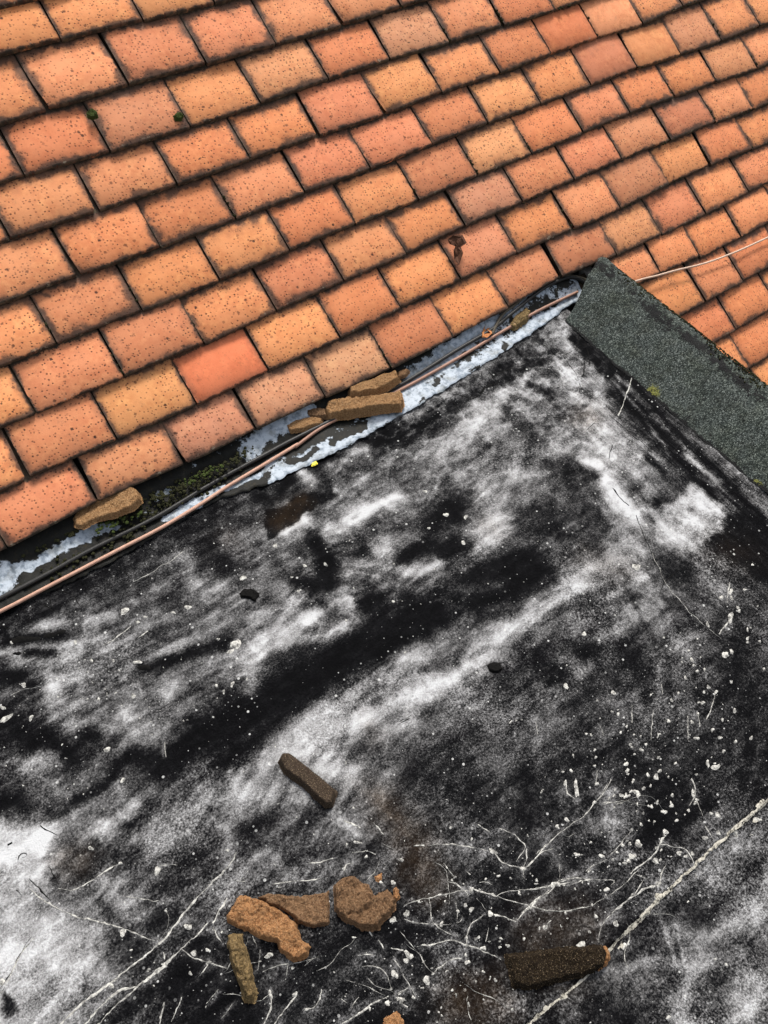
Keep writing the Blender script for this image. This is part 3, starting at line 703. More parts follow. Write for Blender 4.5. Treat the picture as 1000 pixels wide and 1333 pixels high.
# ------------------------------------------------------------------ mineral felt kerb along the right edge
PROFILE = [(1.262, .006), (1.285, .018), (1.315, .035), (1.345, .051), (1.372, .064), (1.392, .0715), (1.405, .0735), (1.418, .0735), (1.428, .071), (1.435, .063), (1.437, .045), (1.437, -.06)]
def kerb():
    s = [0]
    for a, b in zip(PROFILE[:-1], PROFILE[1:]): s.append(s[-1] + math.hypot(b[0] - a[0], b[1] - a[1]))
    ns, ny = 90, 420
    q = np.linspace(0, s[-1], ns)
    px = np.interp(q, s, [p[0] for p in PROFILE]); pz = np.interp(q, s, [p[1] for p in PROFILE])
    y = np.linspace(.022, -1.75, ny)
    X, Yg = np.meshgrid(px, y); Z = np.meshgrid(pz, y)[0]
    ed = (fbm(X * 0 + 2, Yg * 24, 4) - .5) * .012 * (1 - sstep(1.262, 1.30, X))
    Yg = Yg - (1 - sstep(1.25, 1.437, X)) * .075 * sstep(-.35, .0, Yg) - .018 * sstep(-.3, 0, Yg)
    X2 = X + ed + (fbm(Yg * 4 + 3, X * 0, 2) - .5) * .010
    end = 1 - sstep(.022 - .035, .022, Yg) * .30          # the end is dressed down
    Z2 = .004 + (Z - .004) * end + (fbm(X * 26, Yg * 26, 4) - .5) * .006 + (fbm(X * 9, Yg * 5 + 3, 3) - .5) * .012 * sstep(1.27, 1.33, X) + (fbm(X * 120, Yg * 120, 2) - .5) * .0022
    Y2 = Yg + (fbm(X * 40 + 3, Yg * 0, 3) - .5) * .022 * sstep(-.06, .02, Yg)
    crest = np.exp(-((X - 1.394 - (fbm(Yg * 9, Yg * 0 + 4, 3) - .5) * .035) / .017) ** 2)
    worn = .50 * crest + .5 * (X < 1.268) + .25 * sstep(1.36, 1.40, X) * (fbm(X * 20, Yg * 20, 3) > .52)
    worn = worn + .5 * sstep(.0, .022, Yg) + .42 * sstep(1.421, 1.434, X + (fbm(X * 0, Yg * 30, 4) - .5) * .03)
    worn = worn + .22 * (fbm(X * 13 + 7, Yg * 9, 4) > .60) + .35 * sstep(1.285, 1.266, X + (fbm(X * 0 + 9, Yg * 26, 4) - .5) * .03)
    lich = np.zeros_like(X)
    for p in ((853, 502), (990, 622), (905, 570)):
        c = flat(*p, z=.03)
        lich += (1.0 if p[0] != 905 else .35) * np.exp(-(np.hypot(X - c[0], Yg - c[1]) / .016) ** 2)
    lich += .45 * np.exp(-((X - 1.285) / .03) ** 2) * fbm(X * 14, Yg * 14, 2)
    me = grid_mesh('mineral_felt_strip', X2 - FO[0], Y2 - FO[1], Z2, {'worn': worn, 'lichen': lich})
    return obj('mineral_felt_strip', me, M['mineral'], flat_roof, label='grey-green mineral felt strip dressed over the raised edge')
kerb()

# ------------------------------------------------------------------ lead flashing below the tiles
EDGE = [(-120, 850), (0, 800), (60, 772), (150, 728), (215, 690), (280, 652), (345, 632), (400, 606), (450, 582), (540, 530), (640, 468), (700, 428), (757, 388)]
ex = [flat(*p, z=.004)[0] for p in EDGE]; ey = [flat(*p, z=.004)[1] for p in EDGE]
BARE = [([(215, 676), (247, 660), (276, 643), (310, 632)], 7, 1.0, 1), ([(310, 632), (345, 612), (365, 600)], 5, .9, .9), ([(325, 592), (360, 568), (395, 545)], 11, .95, 1), ([(365, 622), (420, 590), (470, 562), (530, 530)], 12, .95, 1), ([(520, 537), (580, 503), (650, 459), (757, 388)], 14, .88, 1),
        ([(500, 530), (560, 480), (640, 430)], 13, .85, 1), ([(650, 425), (690, 395), (750, 380)], 10, .62, .9), ([(25, 745), (55, 733), (80, 722), (115, 705), (150, 690)], 8, .85, 1), ([(60, 735), (75, 728)], 5, .8, .8), ([(165, 682), (195, 668)], 4, .6, .8), ([(235, 622), (290, 600)], 5, .45, .8), ([(300, 585), (340, 575)], 6, .5, .7), ([(-30, 790), (12, 752)], 20, .85, 1), ([(60, 728), (100, 708), (140, 692)], 6, .9, .9), ([(205, 655), (225, 645)], 4, .7, .8), ([(270, 600), (288, 592)], 5, .75, .8),
        ([(432, 578), (448, 566), (476, 556)], 5, 0, .95, 2), ([(378, 606), (398, 600), (410, 590)], 4, .0, .9, 2), ([(600, 470), (606, 464)], 4, .1, .8), ([(655, 455), (662, 450)], 3, .1, .9), ([(710, 405), (718, 400)], 3, .0, .9), ([(565, 505), (572, 500)], 3, .1, .8), ([(700, 385), (730, 378)], 5, .2, .8),
        ([(545, 528), (552, 522)], 3, .2, .8), ([(610, 485), (620, 478)], 3, .2, .8), ([(30, 752), (36, 748)], 7, 0, 1, 3), ([(62, 742), (95, 735)], 8, .05, .9)]
def lead(x0, x1, dz):
    nx, nt = int((x1 - x0) / .0025), 44
    xs = np.linspace(x0, x1, nx)
    yo = np.interp(xs, ex, ey) + (fbm(xs * 60, xs * 0 + 1, 4) - .5) * .010
    t = np.linspace(0, 1, nt)
    X = np.repeat(xs[None], nt, 0)
    Y = .03 + (yo[None] - .03) * t[:, None]
    Z = np.interp(-Y, [-.03, 0, .012, .026, .04, .12], [.036, .024, .014, .0085, .006, .005]) + dz
    Z = Z + (fbm(X * 30, Y * 30 + 3, 3) - .5) * .004 * np.clip((.01 - Y) / .03, 0, 1) + (fbm(X * 110, Y * 110, 3) - .5) * .0012
    Z[-1] -= .002
    D = stroke_field(X, Y, BARE, .06, .012)
    me = grid_mesh('lead_flashing', X - FO[0], Y - FO[1], Z, {'bare': D})
    return obj('lead_flashing', me, M['lead'], flat_roof)
xl = float(flat(24, 757, z=.01)[0])
lead(xl - .01, float(flat(760, 384, z=.004)[0]), 0.0)
lead(-.5, xl, .0025)

# ------------------------------------------------------------------ dried splashes, lap line and cracks
class Daubs:
    def __init__(s): s.v = []; s.f = []; s.tracks = []
    def line(s, pts, w, taper=True, hgt=.0008, wob=.35, bead=True):
        s.tracks.append((pts, w))
        if bead: w = w * 1.15
        # pts in photograph pixels, w = full width there in pixels
        P_ = []
        for a, b in zip(pts[:-1], pts[1:]):
            n = max(1, int(math.hypot(b[0] - a[0], b[1] - a[1]) / 4))
            for k in range(n): P_.append((a[0] + (b[0] - a[0]) * k / n, a[1] + (b[1] - a[1]) * k / n))
        P_.append(pts[-1])
        for _ in range(2):
            P_ = [P_[0]] + [tuple((P_[i - 1][c] + 2 * P_[i][c] + P_[i + 1][c]) / 4 for c in (0, 1)) for i in range(1, len(P_) - 1)] + [P_[-1]]
        n = len(P_); start = len(s.v)
        o_ = random.uniform(0, 90)
        P_ = [(p[0] + 4.2 * (fbm(np.array([p[0] * .10 + o_]), np.array([p[1] * .10]), 3)[0] - .5), p[1] + 4.2 * (fbm(np.array([p[0] * .10]), np.array([p[1] * .10 + o_]), 3)[0] - .5)) for p in P_]
        kk = np.clip(.45 + 1.5 * (fbm(np.arange(n) * .45 + o_, np.zeros(n), 3) - .25), .35, 1.6)
        for i, p in enumerate(P_):
            q = flat(*p)
            a = flat(*P_[max(0, i - 1)]); b = flat(*P_[min(n - 1, i + 1)])
            d = (b - a)[:2]; d = d / (np.linalg.norm(d) + 1e-9); nn = np.array([-d[1], d[0]])
            ww = w * per_px(*p) * .5 * (1 + random.uniform(-wob, wob))
            ww *= kk[i] if bead else .75 + .35 * kk[i]
            if taper: ww *= .35 + .65 * math.sin(math.pi * (i + .6) / (n + .2)) ** .5
            q2 = q[:2] + nn * random.uniform(-.25, .25) * ww
            for side, hh in ((-1, -.0003), (0, hgt), (1, -.0003)):
                r = q2 + nn * side * ww
                s.v.append((r[0], r[1], felt_z(r[0], r[1]) + hh))
            if i:
                k = start + i * 3
                s.f += [(k - 3, k - 2, k + 1, k), (k - 2, k - 1, k + 2, k + 1)]
    def blob(s, p, rx, ry=None, ang=0, hgt=.0010):
        ry = ry or rx
        c = flat(*p); m = per_px(*p)
        n = 11; k = len(s.v)
        ph = random.uniform(0, 6)
        s.v.append((c[0], c[1], felt_z(c[0], c[1]) + hgt))
        for ring, (rr, hh) in enumerate(((.6, hgt * .8), (1.0, -.0003))):
            for i in range(n):
                a = i * 2 * math.pi / n
                j = 1 + .22 * math.sin(2 * a + ph) + .16 * math.sin(3 * a + 2.3 * ph) + random.uniform(-.14, .14)
                dx, dy = math.cos(a) * rx * j * rr, math.sin(a) * ry * j * rr
                q = flat(p[0] + dx * math.cos(ang) - dy * math.sin(ang), p[1] + dx * math.sin(ang) + dy * math.cos(ang))
                s.v.append((q[0], q[1], felt_z(q[0], q[1]) + hh))
        for i in range(n):
            j = (i + 1) % n
            s.f.append((k, k + 1 + j, k + 1 + i)); s.f.append((k + 1 + i, k + 1 + j, k + 1 + n + j, k + 1 + n + i))
    def build(s, name, mat, parent, org, **kw):
        v = [(a - org[0], b - org[1], c - org[2]) for a, b, c in s.v]
        return obj(name, mesh(name, v, s.f), mat, parent, **kw)
def Z_(ox, oy, s, pts): return [(ox + x * s, oy + y * s) for x, y in pts]

sp = Daubs()
for w, pts in (
 (1.6, [(230, 68), (330, 62), (430, 72), (540, 100)]), (2.4, [(570, 100), (600, 140), (630, 172), (690, 182), (725, 190)]), (1.6, [(725, 190), (745, 150), (745, 85)]), (1.5, [(725, 190), (790, 140), (850, 60)]), (1.2, [(740, 180), (830, 100), (890, 85)]), (1.4, [(725, 200), (730, 240)]),
 (1.5, [(100, 390), (160, 360), (260, 335), (400, 310), (450, 300)]), (1.6, [(330, 255), (380, 270), (440, 330)]), (3.0, [(450, 295), (520, 315), (585, 335)]), (1.6, [(585, 335), (620, 310), (730, 298), (800, 292), (880, 280)]), (1.2, [(585, 335), (650, 355), (720, 375), (780, 385), (850, 410), (1000, 412)]),
 (1.6, [(880, 280), (920, 250), (1000, 228)]), (1.5, [(905, 275), (1000, 255)]), (2.5, [(860, 310), (800, 350), (770, 385), (720, 430), (690, 465)]), (2.3, [(690, 465), (640, 450), (575, 430)]), (1.6, [(520, 435), (480, 455), (440, 495), (430, 540), (425, 610)]),
 (1.5, [(110, 455), (180, 475), (270, 480), (300, 478), (340, 490), (350, 475)]), (3.0, [(190, 595), (270, 580), (345, 562), (420, 582), (490, 610)]), (1.5, [(490, 610), (560, 635), (608, 668)]), (2.4, [(270, 715), (330, 675), (370, 650), (410, 662)]), (2.0, [(250, 745), (280, 715)]), (1.5, [(50, 660), (90, 720), (120, 780), (170, 862)]),
 (1.4, [(375, 470), (400, 480), (412, 440)]), (1.1, [(485, 345), (530, 400)]), (1.0, [(545, 500), (530, 570)]), (1.6, [(10, 890), (30, 900), (40, 880)]), (1.6, [(70, 840), (95, 830), (125, 810)]), (1.2, [(500, 265), (540, 255), (560, 275)]), (1.0, [(430, 200), (450, 220)])):
    sp.line(Z_(500, 1083, .25, pts), w)
for x, y, r, r2 in ((570, 100, 6, 4), (725, 190, 4, 4), (120, 425, 5, 3), (50, 455, 4, 3), (425, 382, 3, 3), (455, 403, 4, 3.6), (385, 412, 2.6, 2.6), (300, 478, 3.6, 3), (555, 425, 4.5, 4), (518, 605, 3.5, 4), (435, 678, 4, 3.4), (222, 772, 6, 6), (130, 640, 7, 5), (55, 740, 4, 7), (115, 670, 5, 3), (645, 592, 3, 3), (455, 300, 3.5, 4), (20, 890, 4, 3), (90, 870, 3, 5), (660, 240, 2, 2), (795, 250, 2, 3), (838, 495, 3, 3), (90, 148, 3, 2.5), (48, 262, 2.5, 3), (355, 250, 2, 2), (880, 275, 4, 3), (705, 315, 2.5, 2), (318, 360, 1.6, 1.6), (900, 268, 3, 3.4)):
    sp.blob(Z_(500, 1083, .25, [(x, y)])[0], r, r2, random.uniform(0, 3))
for w, pts in (
 (1.3, [(350, 20), (300, 95), (250, 155), (180, 205), (120, 250), (60, 310)]), (1.3, [(330, 105), (360, 95), (410, 105)]), (1.4, [(145, 215), (190, 240), (215, 225)]), (1.7, [(0, 455), (80, 445), (145, 430), (210, 400), (250, 400), (275, 420)]), (1.5, [(145, 432), (200, 435), (240, 415), (340, 412), (380, 410), (382, 425), (360, 435)]),
 (1.1, [(480, 365), (430, 420), (360, 475), (280, 517), (220, 535), (120, 545), (60, 525), (0, 540)]), (2.0, [(585, 350), (565, 390), (560, 430)]), (3.4, [(560, 430), (500, 445), (440, 490), (380, 535), (365, 550)]), (1.3, [(365, 555), (325, 590), (310, 640), (312, 670)]), (2.2, [(45, 505), (80, 475), (110, 455)]), (1.8, [(45, 505), (0, 545)]),
 (1.6, [(175, 15), (180, 60), (220, 85)]), (1.8, [(690, 0), (712, 55), (680, 110)]), (1.2, [(260, 380), (300, 350), (345, 330)]), (1.0, [(700, 60), (735, 150)]), (1.2, [(165, 700), (210, 685)]), (1.2, [(100, 600), (120, 575)])):
    sp.line(Z_(680, 1013, .32, pts), w)
for x, y, r, r2 in ((220, 42, 3, 12), (475, 265, 5, 6), (450, 315, 5, 4.5), (435, 335, 4, 3), (545, 335, 5, 4), (325, 315, 4, 3), (345, 452, 4, 3.5), (240, 678, 6, 6), (405, 68, 3, 3), (435, 70, 2.5, 2), (475, 68, 3, 3), (495, 40, 2, 3), (540, 175, 2, 2), (570, 250, 2.6, 4), (610, 110, 3, 3), (580, 135, 4, 3), (630, 170, 2.5, 2.5), (795, 150, 4, 4), (745, 243, 4, 3.4), (668, 318, 3, 3), (693, 308, 3, 3), (440, 265, 3, 2.4), (410, 270, 3, 2.6), (390, 300, 2.5, 2), (370, 330, 2, 2), (420, 345, 3, 2.4), (305, 20, 2.5, 2), (380, 45, 2, 2), (285, 515, 2, 2), (300, 560, 2.5, 3.5), (95, 605, 3, 3.5), (835, 758, 3, 2), (680, 500, 1.6, 1.6), (420, 680, 3, 5), (295, 98, 3, 2.6), (555, 430, 5, 3.5), (145, 430, 5, 3), (790, 735, 2, 2), (120, 175, 1.2, 1.2), (960, 165, 6, 3), (495, 140, 2, 2), (280, 260, 2, 2)):
    sp.blob(Z_(680, 1013, .32, [(x, y)])[0], r, r2, random.uniform(-.3, .3))
for x, y, r, r2 in ((590, 55, 5, 5), (975, 155, 3, 4), (972, 262, 4, 7), (950, 415, 4, 6), (865, 565, 2, 2), (860, 608, 3, 2.6), (515, 655, 2.6, 2.6), (490, 645, 2, 2), (940, 678, 2.5, 2.5), (900, 718, 3, 2.6), (930, 750, 3, 2.4), (945, 805, 2.5, 2.5), (565, 778, 2.5, 2.2), (610, 800, 3, 2.6), (680, 830, 2.5, 2), (685, 885, 3, 2.6), (912, 870, 6, 4.4), (835, 900, 2, 2), (430, 938, 3, 2.4), (290, 890, 2, 2), (345, 955, 3, 10), (620, 955, 2.5, 2.5), (530, 985, 2.5, 2.5), (420, 800, 2, 2), (425, 830, 2, 2), (420, 865, 2, 2), (430, 600, 1.6, 1.6), (760, 570, 2, 2), (550, 705, 2, 2), (525, 730, 2, 2), (405, 740, 2, 2), (935, 180, 3, 3), (880, 290, 2.4, 4), (300, 935, 2, 5), (560, 985, 2, 2), (600, 980, 3, 2.4), (820, 975, 2, 5), (990, 640, 2, 4)):
    sp.blob(Z_(640, 720, .32, [(x, y)])[0], r, r2, random.uniform(-.3, .3))
for w, pts in ((.8, [(655, 0), (700, 100), (780, 210), (860, 290), (940, 355)]), (.9, [(570, 620), (570, 690)]), (.9, [(655, 640), (650, 760)]), (1.2, [(910, 560), (890, 650), (875, 675)]), (1.2, [(430, 880), (428, 935)]), (1.3, [(490, 920), (440, 1000)]), (.9, [(800, 660), (800, 760)]), (1.4, [(970, 270), (940, 310), (925, 330)]), (1.5, [(965, 120), (960, 200)]), (1.4, [(835, 650), (845, 705)]), (1.4, [(440, 700), (455, 745)]), (.9, [(690, 530), (695, 570)]), (1.6, [(180, 680), (185, 740)])):
    sp.line(Z_(640, 720, .32, pts), w)
for w, pts in (
 (3.4, [(965, 300), (940, 350), (870, 420), (800, 490), (750, 550), (680, 640), (620, 700), (540, 765), (470, 820), (400, 870), (330, 920), (240, 1010)]), (4.6, [(470, 820), (400, 870), (330, 920), (240, 1010)]), (3.6, [(850, 590), (790, 650), (740, 690), (690, 740), (640, 790), (560, 845), (480, 920), (390, 1010)]), (5.0, [(690, 740), (640, 790), (560, 845)]), (4.2, [(560, 845), (470, 870), (420, 920), (340, 1010)]), (3.0, [(925, 490), (890, 550), (865, 590)]), (2.6, [(440, 900), (500, 860)]),
 (2.6, [(120, 450), (180, 500), (240, 530), (330, 570), (440, 590), (520, 620), (630, 660)]), (4.5, [(665, 710), (670, 740)]), (2.0, [(740, 700), (790, 735), (850, 750), (920, 775)]), (1.5, [(850, 755), (830, 790), (805, 810)]), (1.3, [(865, 610), (905, 670)]), (2.4, [(670, 910), (650, 1000)]), (1.5, [(740, 890), (700, 990)]), (1.4, [(890, 860), (840, 920)]), (1.4, [(945, 920), (900, 980)]), (2.6, [(135, 650), (80, 720), (40, 810), (0, 880)]), (1.6, [(945, 415), (1000, 425)]), (2.4, [(240, 450), (300, 455), (350, 430), (410, 390), (490, 345)]), (1.4, [(500, 480), (600, 495), (650, 500)]), (1.3, [(640, 355), (720, 355)])):
    sp.line(Z_(0, 1013, .32, pts), w)
for x, y, r, r2 in ((765, 605, 5, 5), (790, 712, 5, 4), (845, 700, 2.5, 3), (775, 795, 3, 2.6), (605, 780, 2.5, 3), (535, 700, 2, 2), (640, 375, 5, 6), (370, 285, 4, 3), (500, 628, 5, 5), (925, 295, 2, 3), (850, 750, 4, 2.5), (490, 345, 3, 2), (10, 830, 4, 5), (455, 845, 4, 3)):
    sp.blob(Z_(0, 1013, .32, [(x, y)])[0], r, r2, random.uniform(-.3, .3))
for w, pts in ((3, [(100, 875), (105, 920), (100, 950), (70, 1010)]), (2.4, [(210, 880), (150, 950), (110, 1010)]), (2, [(235, 940), (280, 940), (305, 900), (312, 860)]), (3.8, [(395, 1000), (470, 950), (530, 910), (580, 885)]), (2, [(620, 880), (660, 855)]), (3.2, [(500, 620), (515, 645)]), (2.6, [(540, 655), (560, 690)]), (2, [(590, 690), (640, 700)]), (2.2, [(610, 890), (640, 920), (660, 935)]), (2, [(385, 895), (410, 915)]), (1.4, [(430, 940), (440, 900), (460, 890)]), (2, [(255, 345), (290, 343), (360, 330)]), (1.5, [(440, 300), (490, 295), (530, 310)]), (2, [(90, 435), (190, 422), (310, 408)]),
               (1.4, [(70, 790), (140, 760), (210, 750), (300, 730)]), (2, [(455, 722), (520, 718)]), (2.6, [(685, 273), (725, 272)]), (3.4, [(400, 830), (455, 865)][:0] or [(400, 170), (465, 205)]), (1.4, [(945, 185), (1000, 225)]), (1.3, [(560, 270), (600, 290)]), (1.1, [(520, 180), (560, 230)]), (2.2, [(400, 380), (410, 340), (435, 350)]), (1.2, [(60, 700), (50, 780)]), (1.0, [(30, 640), (45, 690)])):
    sp.line(Z_(320, 1013, .32, pts), w)
for x, y, r, r2 in ((100, 880, 3, 6), (490, 320, 2, 3), (630, 330, 3, 2.4), (550, 423, 2.6, 2.4), (600, 425, 3, 3.4), (600, 575, 4, 5), (655, 550, 4, 5), (835, 200, 2.6, 2), (95, 722, 6, 4), (455, 262, 6, 2.4), (575, 915, 4, 3), (635, 905, 4, 4), (250, 940, 5, 2), (200, 880, 3, 5), (410, 272, 2, 3), (440, 648, 3, 1.6)):
    sp.blob(Z_(320, 1013, .32, [(x, y)])[0], r, r2, random.uniform(-.3, .3))
for x, y, r, r2, a in ((508, 297, 6.5, 4.4, -.2), (765, 283, 4.6, 3.4, 0), (960, 432, 6, 8, .5), (940, 460, 3, 6, .8), (560, 503, 6, 2.6, .1), (435, 860, 6, 2.8, -.3), (95, 598, 4, 3, -.4), (125, 732, 3, 4.4, .5), (25, 733, 12, 3.6, -.7), (305, 422, 3, 3, 0), (370, 495, 2.5, 3, 0), (460, 497, 2.4, 2, 0), (990, 165, 5, 3.4, 0), (888, 412, 2, 2, 0), (560, 342, 3.4, 2, -.3), (10, 690, 4, 3, .4), (500, 985, 4, 3, -.5), (45, 425, 2.4, 2, 0), (540, 640, 3, 4, .5), (400, 655, 2, 3, -.5), (705, 305, 4, 2, .4), (590, 322, 3, 2, 0), (945, 595, 2.6, 4, .3), (880, 600, 3, 2, 0), (910, 625, 2, 3, 0)):
    sp.blob(Z_(0, 700, .32, [(x, y)])[0], r, r2, a)
for w, pts in ((2.6, [(420, 435), (480, 395), (530, 355)]), (2.0, [(560, 410), (600, 375)]), (1.3, [(40, 640), (100, 615), (165, 600)]), (1.2, [(670, 830), (672, 890)]), (1.5, [(545, 180), (640, 130), (750, 60)])):
    sp.line(Z_(0, 700, .32, pts), w)
for x, y, r, r2, a in ((885, 710, 3.4, 3, 0), (325, 795, 3.5, 2, .4), (240, 800, 3, 2, 0), (120, 720, 4, 2.6, 0), (815, 595, 4, 3, .3), (745, 650, 2, 2, 0), (895, 605, 3, 3, 0), (215, 905, 3, 2, 0), (730, 497, 3, 2, .3), (600, 950, 2, 2, 0)):
    sp.blob(Z_(320, 480, .32, [(x, y)])[0], r, r2, a)
# the web of fine dribbles at the lower middle
for cx_, cy_, sx_, sy_, cnt in ((640, 1165, 95, 42, 13), (540, 1265, 70, 36, 6), (800, 1090, 70, 50, 8), (430, 1280, 60, 28, 5), (250, 1230, 45, 45, 4)):
    for _ in range(cnt):
        x, y = random.gauss(cx_, sx_), random.gauss(cy_, sy_)
        if x < 160 and y > 1060: continue
        th = random.gauss(-.35, .7); tr = [(x, y)]
        for _ in range(random.randint(3, 9)):
            th += random.gauss(0, .38); x += 8 * math.cos(th); y += 8 * math.sin(th); tr.append((x, y))
        sp.line(tr, random.choice((.8, .9, 1.0, 1.1, 1.3)), wob=.5)
        if random.random() < .4: sp.blob(tr[-1], random.uniform(1.5, 3), random.uniform(1.3, 2.4), th)
for cx_, cy_, sx_, sy_, cnt in ((830, 1060, 60, 45, 46), (900, 930, 40, 60, 24), (640, 1180, 70, 40, 20), (540, 1260, 50, 40, 18), (975, 800, 18, 50, 14)):
    for _ in range(cnt):
        sp.blob((random.gauss(cx_, sx_), random.gauss(cy_, sy_)), random.uniform(1.2, 2.8), random.uniform(1.2, 3.4), random.uniform(-.4, .4))
for _ in range(16):
    sp.blob((random.gauss(860, 70), random.gauss(1010, 90)), random.uniform(2.6, 4.6), random.uniform(2.4, 4.4), random.uniform(-.4, .4))
# scattered specks that continue the splashes
CL = [(640, 1150, 90, 60), (820, 1060, 80, 70), (900, 930, 50, 80), (430, 1290, 120, 40), (560, 1240, 60, 50), (250, 1230, 50, 50), (760, 980, 90, 60), (400, 1110, 60, 40), (180, 880, 90, 60), (470, 740, 110, 60), (730, 1180, 60, 50), (90, 950, 60, 50)]
for _ in range(430):
    cx_, cy_, sx_, sy_ = random.choice(CL)
    x, y = random.gauss(cx_, sx_), random.gauss(cy_, sy_)
    if not (-20 < x < 1020 and 700 < y < 1350) or (x < 150 and y > 1065): continue
    r = random.choice((.6, .7, .7, .8, .9, 1.0, 1.3))
    sp.blob((x, y), r, r * random.uniform(.6, 1.9), random.uniform(0, 3), .0006)
HALO = [(t, w * 2.2, .40, .55) for t, w in sp.tracks if w > 1.15]
felt_sheet(-.75, 1.30, SEAM_Y, .012, 0.0)
felt_sheet(-.75, 1.30, -1.75, SEAM_Y + .03, -.004)
sp.build('paint_splash', M['paint'], flat_roof, FO, kind='stuff')

lap = Daubs()
for w, pts in ((6.0, [(660, 1362), (690, 1333), (712, 1313), (745, 1288), (775, 1262)]), (5.2, [(772, 1266), (790, 1240), (815, 1215)]), (8.0, [(815, 1216), (850, 1180), (862, 1165)]), (5.0, [(858, 1170), (900, 1130), (935, 1097)]), (6.0, [(930, 1102), (965, 1070), (985, 1055), (1000, 1042), (1060, 990)]), (4, [(965, 1070), (990, 1050)]), (3, [(806, 1234), (812, 1226)])):
    lap.line(pts, w * .8, False, .0004, .35, False)
for p, r, r2 in (((812, 1231), 3, 5), ((858, 1166), 6, 5), ((985, 1067), 5, 3.4), ((840, 1190), 6, 4), ((700, 1325), 4, 3), ((990, 1046), 7, 4), ((735, 1297), 6, 4)):
    lap.blob(p, r, r2, -.7, .0007)
lap.build('lap_line', M['lap_paint'], flat_roof, FO, label='cream line of hardened paint along the felt lap')

tar = Daubs()
for ox, oy, s, w, pts in (
 (0, 700, .32, 2.6, [(85, 275), (105, 310), (130, 345)]), (0, 700, .32, 2.2, [(135, 250), (160, 270), (200, 280), (215, 300)]), (0, 700, .32, 2, [(205, 250), (215, 290)]), (0, 700, .32, 2, [(150, 230), (230, 215), (280, 220), (310, 245)]), (0, 700, .32, 2, [(0, 350), (40, 375)]), (0, 700, .32, 1.6, [(360, 210), (400, 190), (430, 215)]), (0, 700, .32, 2, [(310, 245), (320, 270)]), (0, 700, .32, 1.4, [(480, 120), (530, 160)]),
 (325, 300, .35, 1.6, [(735, 605), (780, 612), (840, 620)]), (325, 300, .35, 1.8, [(745, 622), (785, 668)]), (325, 300, .35, 3, [(855, 605), (880, 585), (925, 565)]), (325, 300, .35, 1.6, [(885, 520), (910, 555)]), (325, 300, .35, 1.4, [(840, 620), (880, 600)]),
 (640, 400, .32, 1.2, [(290, 200), (340, 260), (370, 330)]), (640, 400, .32, 1.3, [(380, 200), (375, 290), (350, 280)]), (640, 400, .32, 1.3, [(350, 90), (350, 170), (300, 190)]), (640, 400, .32, 1.4, [(120, 170), (130, 215)]), (640, 400, .32, 1.6, [(500, 460), (560, 510), (640, 580)]), (640, 400, .32, 1.2, [(480, 620), (490, 560)]), (640, 400, .32, 1.2, [(590, 850), (620, 930), (655, 1000)]), (640, 400, .32, 1.6, [(0, 290), (60, 255), (130, 235)]), (640, 400, .32, 1.5, [(385, 500), (420, 470)]), (640, 400, .32, 2, [(490, 740), (520, 775), (560, 810)]), (640, 400, .32, 1.8, [(250, 440), (310, 450)]), (640, 400, .32, 1.4, [(380, 150), (400, 240)]),
 (640, 720, .32, 1.4, [(685, 165), (700, 115), (760, 70)]), (0, 1013, .32, 1.8, [(165, 195), (200, 215), (235, 232)]), (0, 1013, .32, 2.2, [(70, 335), (80, 305), (112, 305), (115, 320), (90, 325)]), (0, 1013, .32, 3, [(30, 275), (48, 263)]), (0, 1013, .32, 2.6, [(120, 410), (150, 440), (210, 500)]), (0, 1013, .32, 3, [(200, 360), (225, 405)]), (0, 1013, .32, 1.8, [(66, 455), (88, 475)]), (0, 1013, .32, 1.6, [(0, 860), (40, 800), (80, 715), (130, 640)]), (320, 800, .32, 1.6, [(620, 445), (665, 420)]), (325, 850, .35, 2, [(560, 255), (605, 230)])):
    tar.line(Z_(ox, oy, s, pts), w)
for p, r, r2, a in (((30, 832), 20, 5, -.15), ((70, 825), 14, 4, -.3), ((22, 850), 5, 3, 0), ((188, 868), 9, 4, .2)):
    tar.blob(p, r, r2, a, .002)
tar.build('bitumen_crack', M['tar'], flat_roof, FO, kind='stuff')
scr = Daubs()
scr.line(Z_(640, 400, .32, [(572, 285), (550, 350), (515, 440)]), 2.2, True, .0008)
scr.build('felt_sliver', M['paint'], flat_roof, FO)

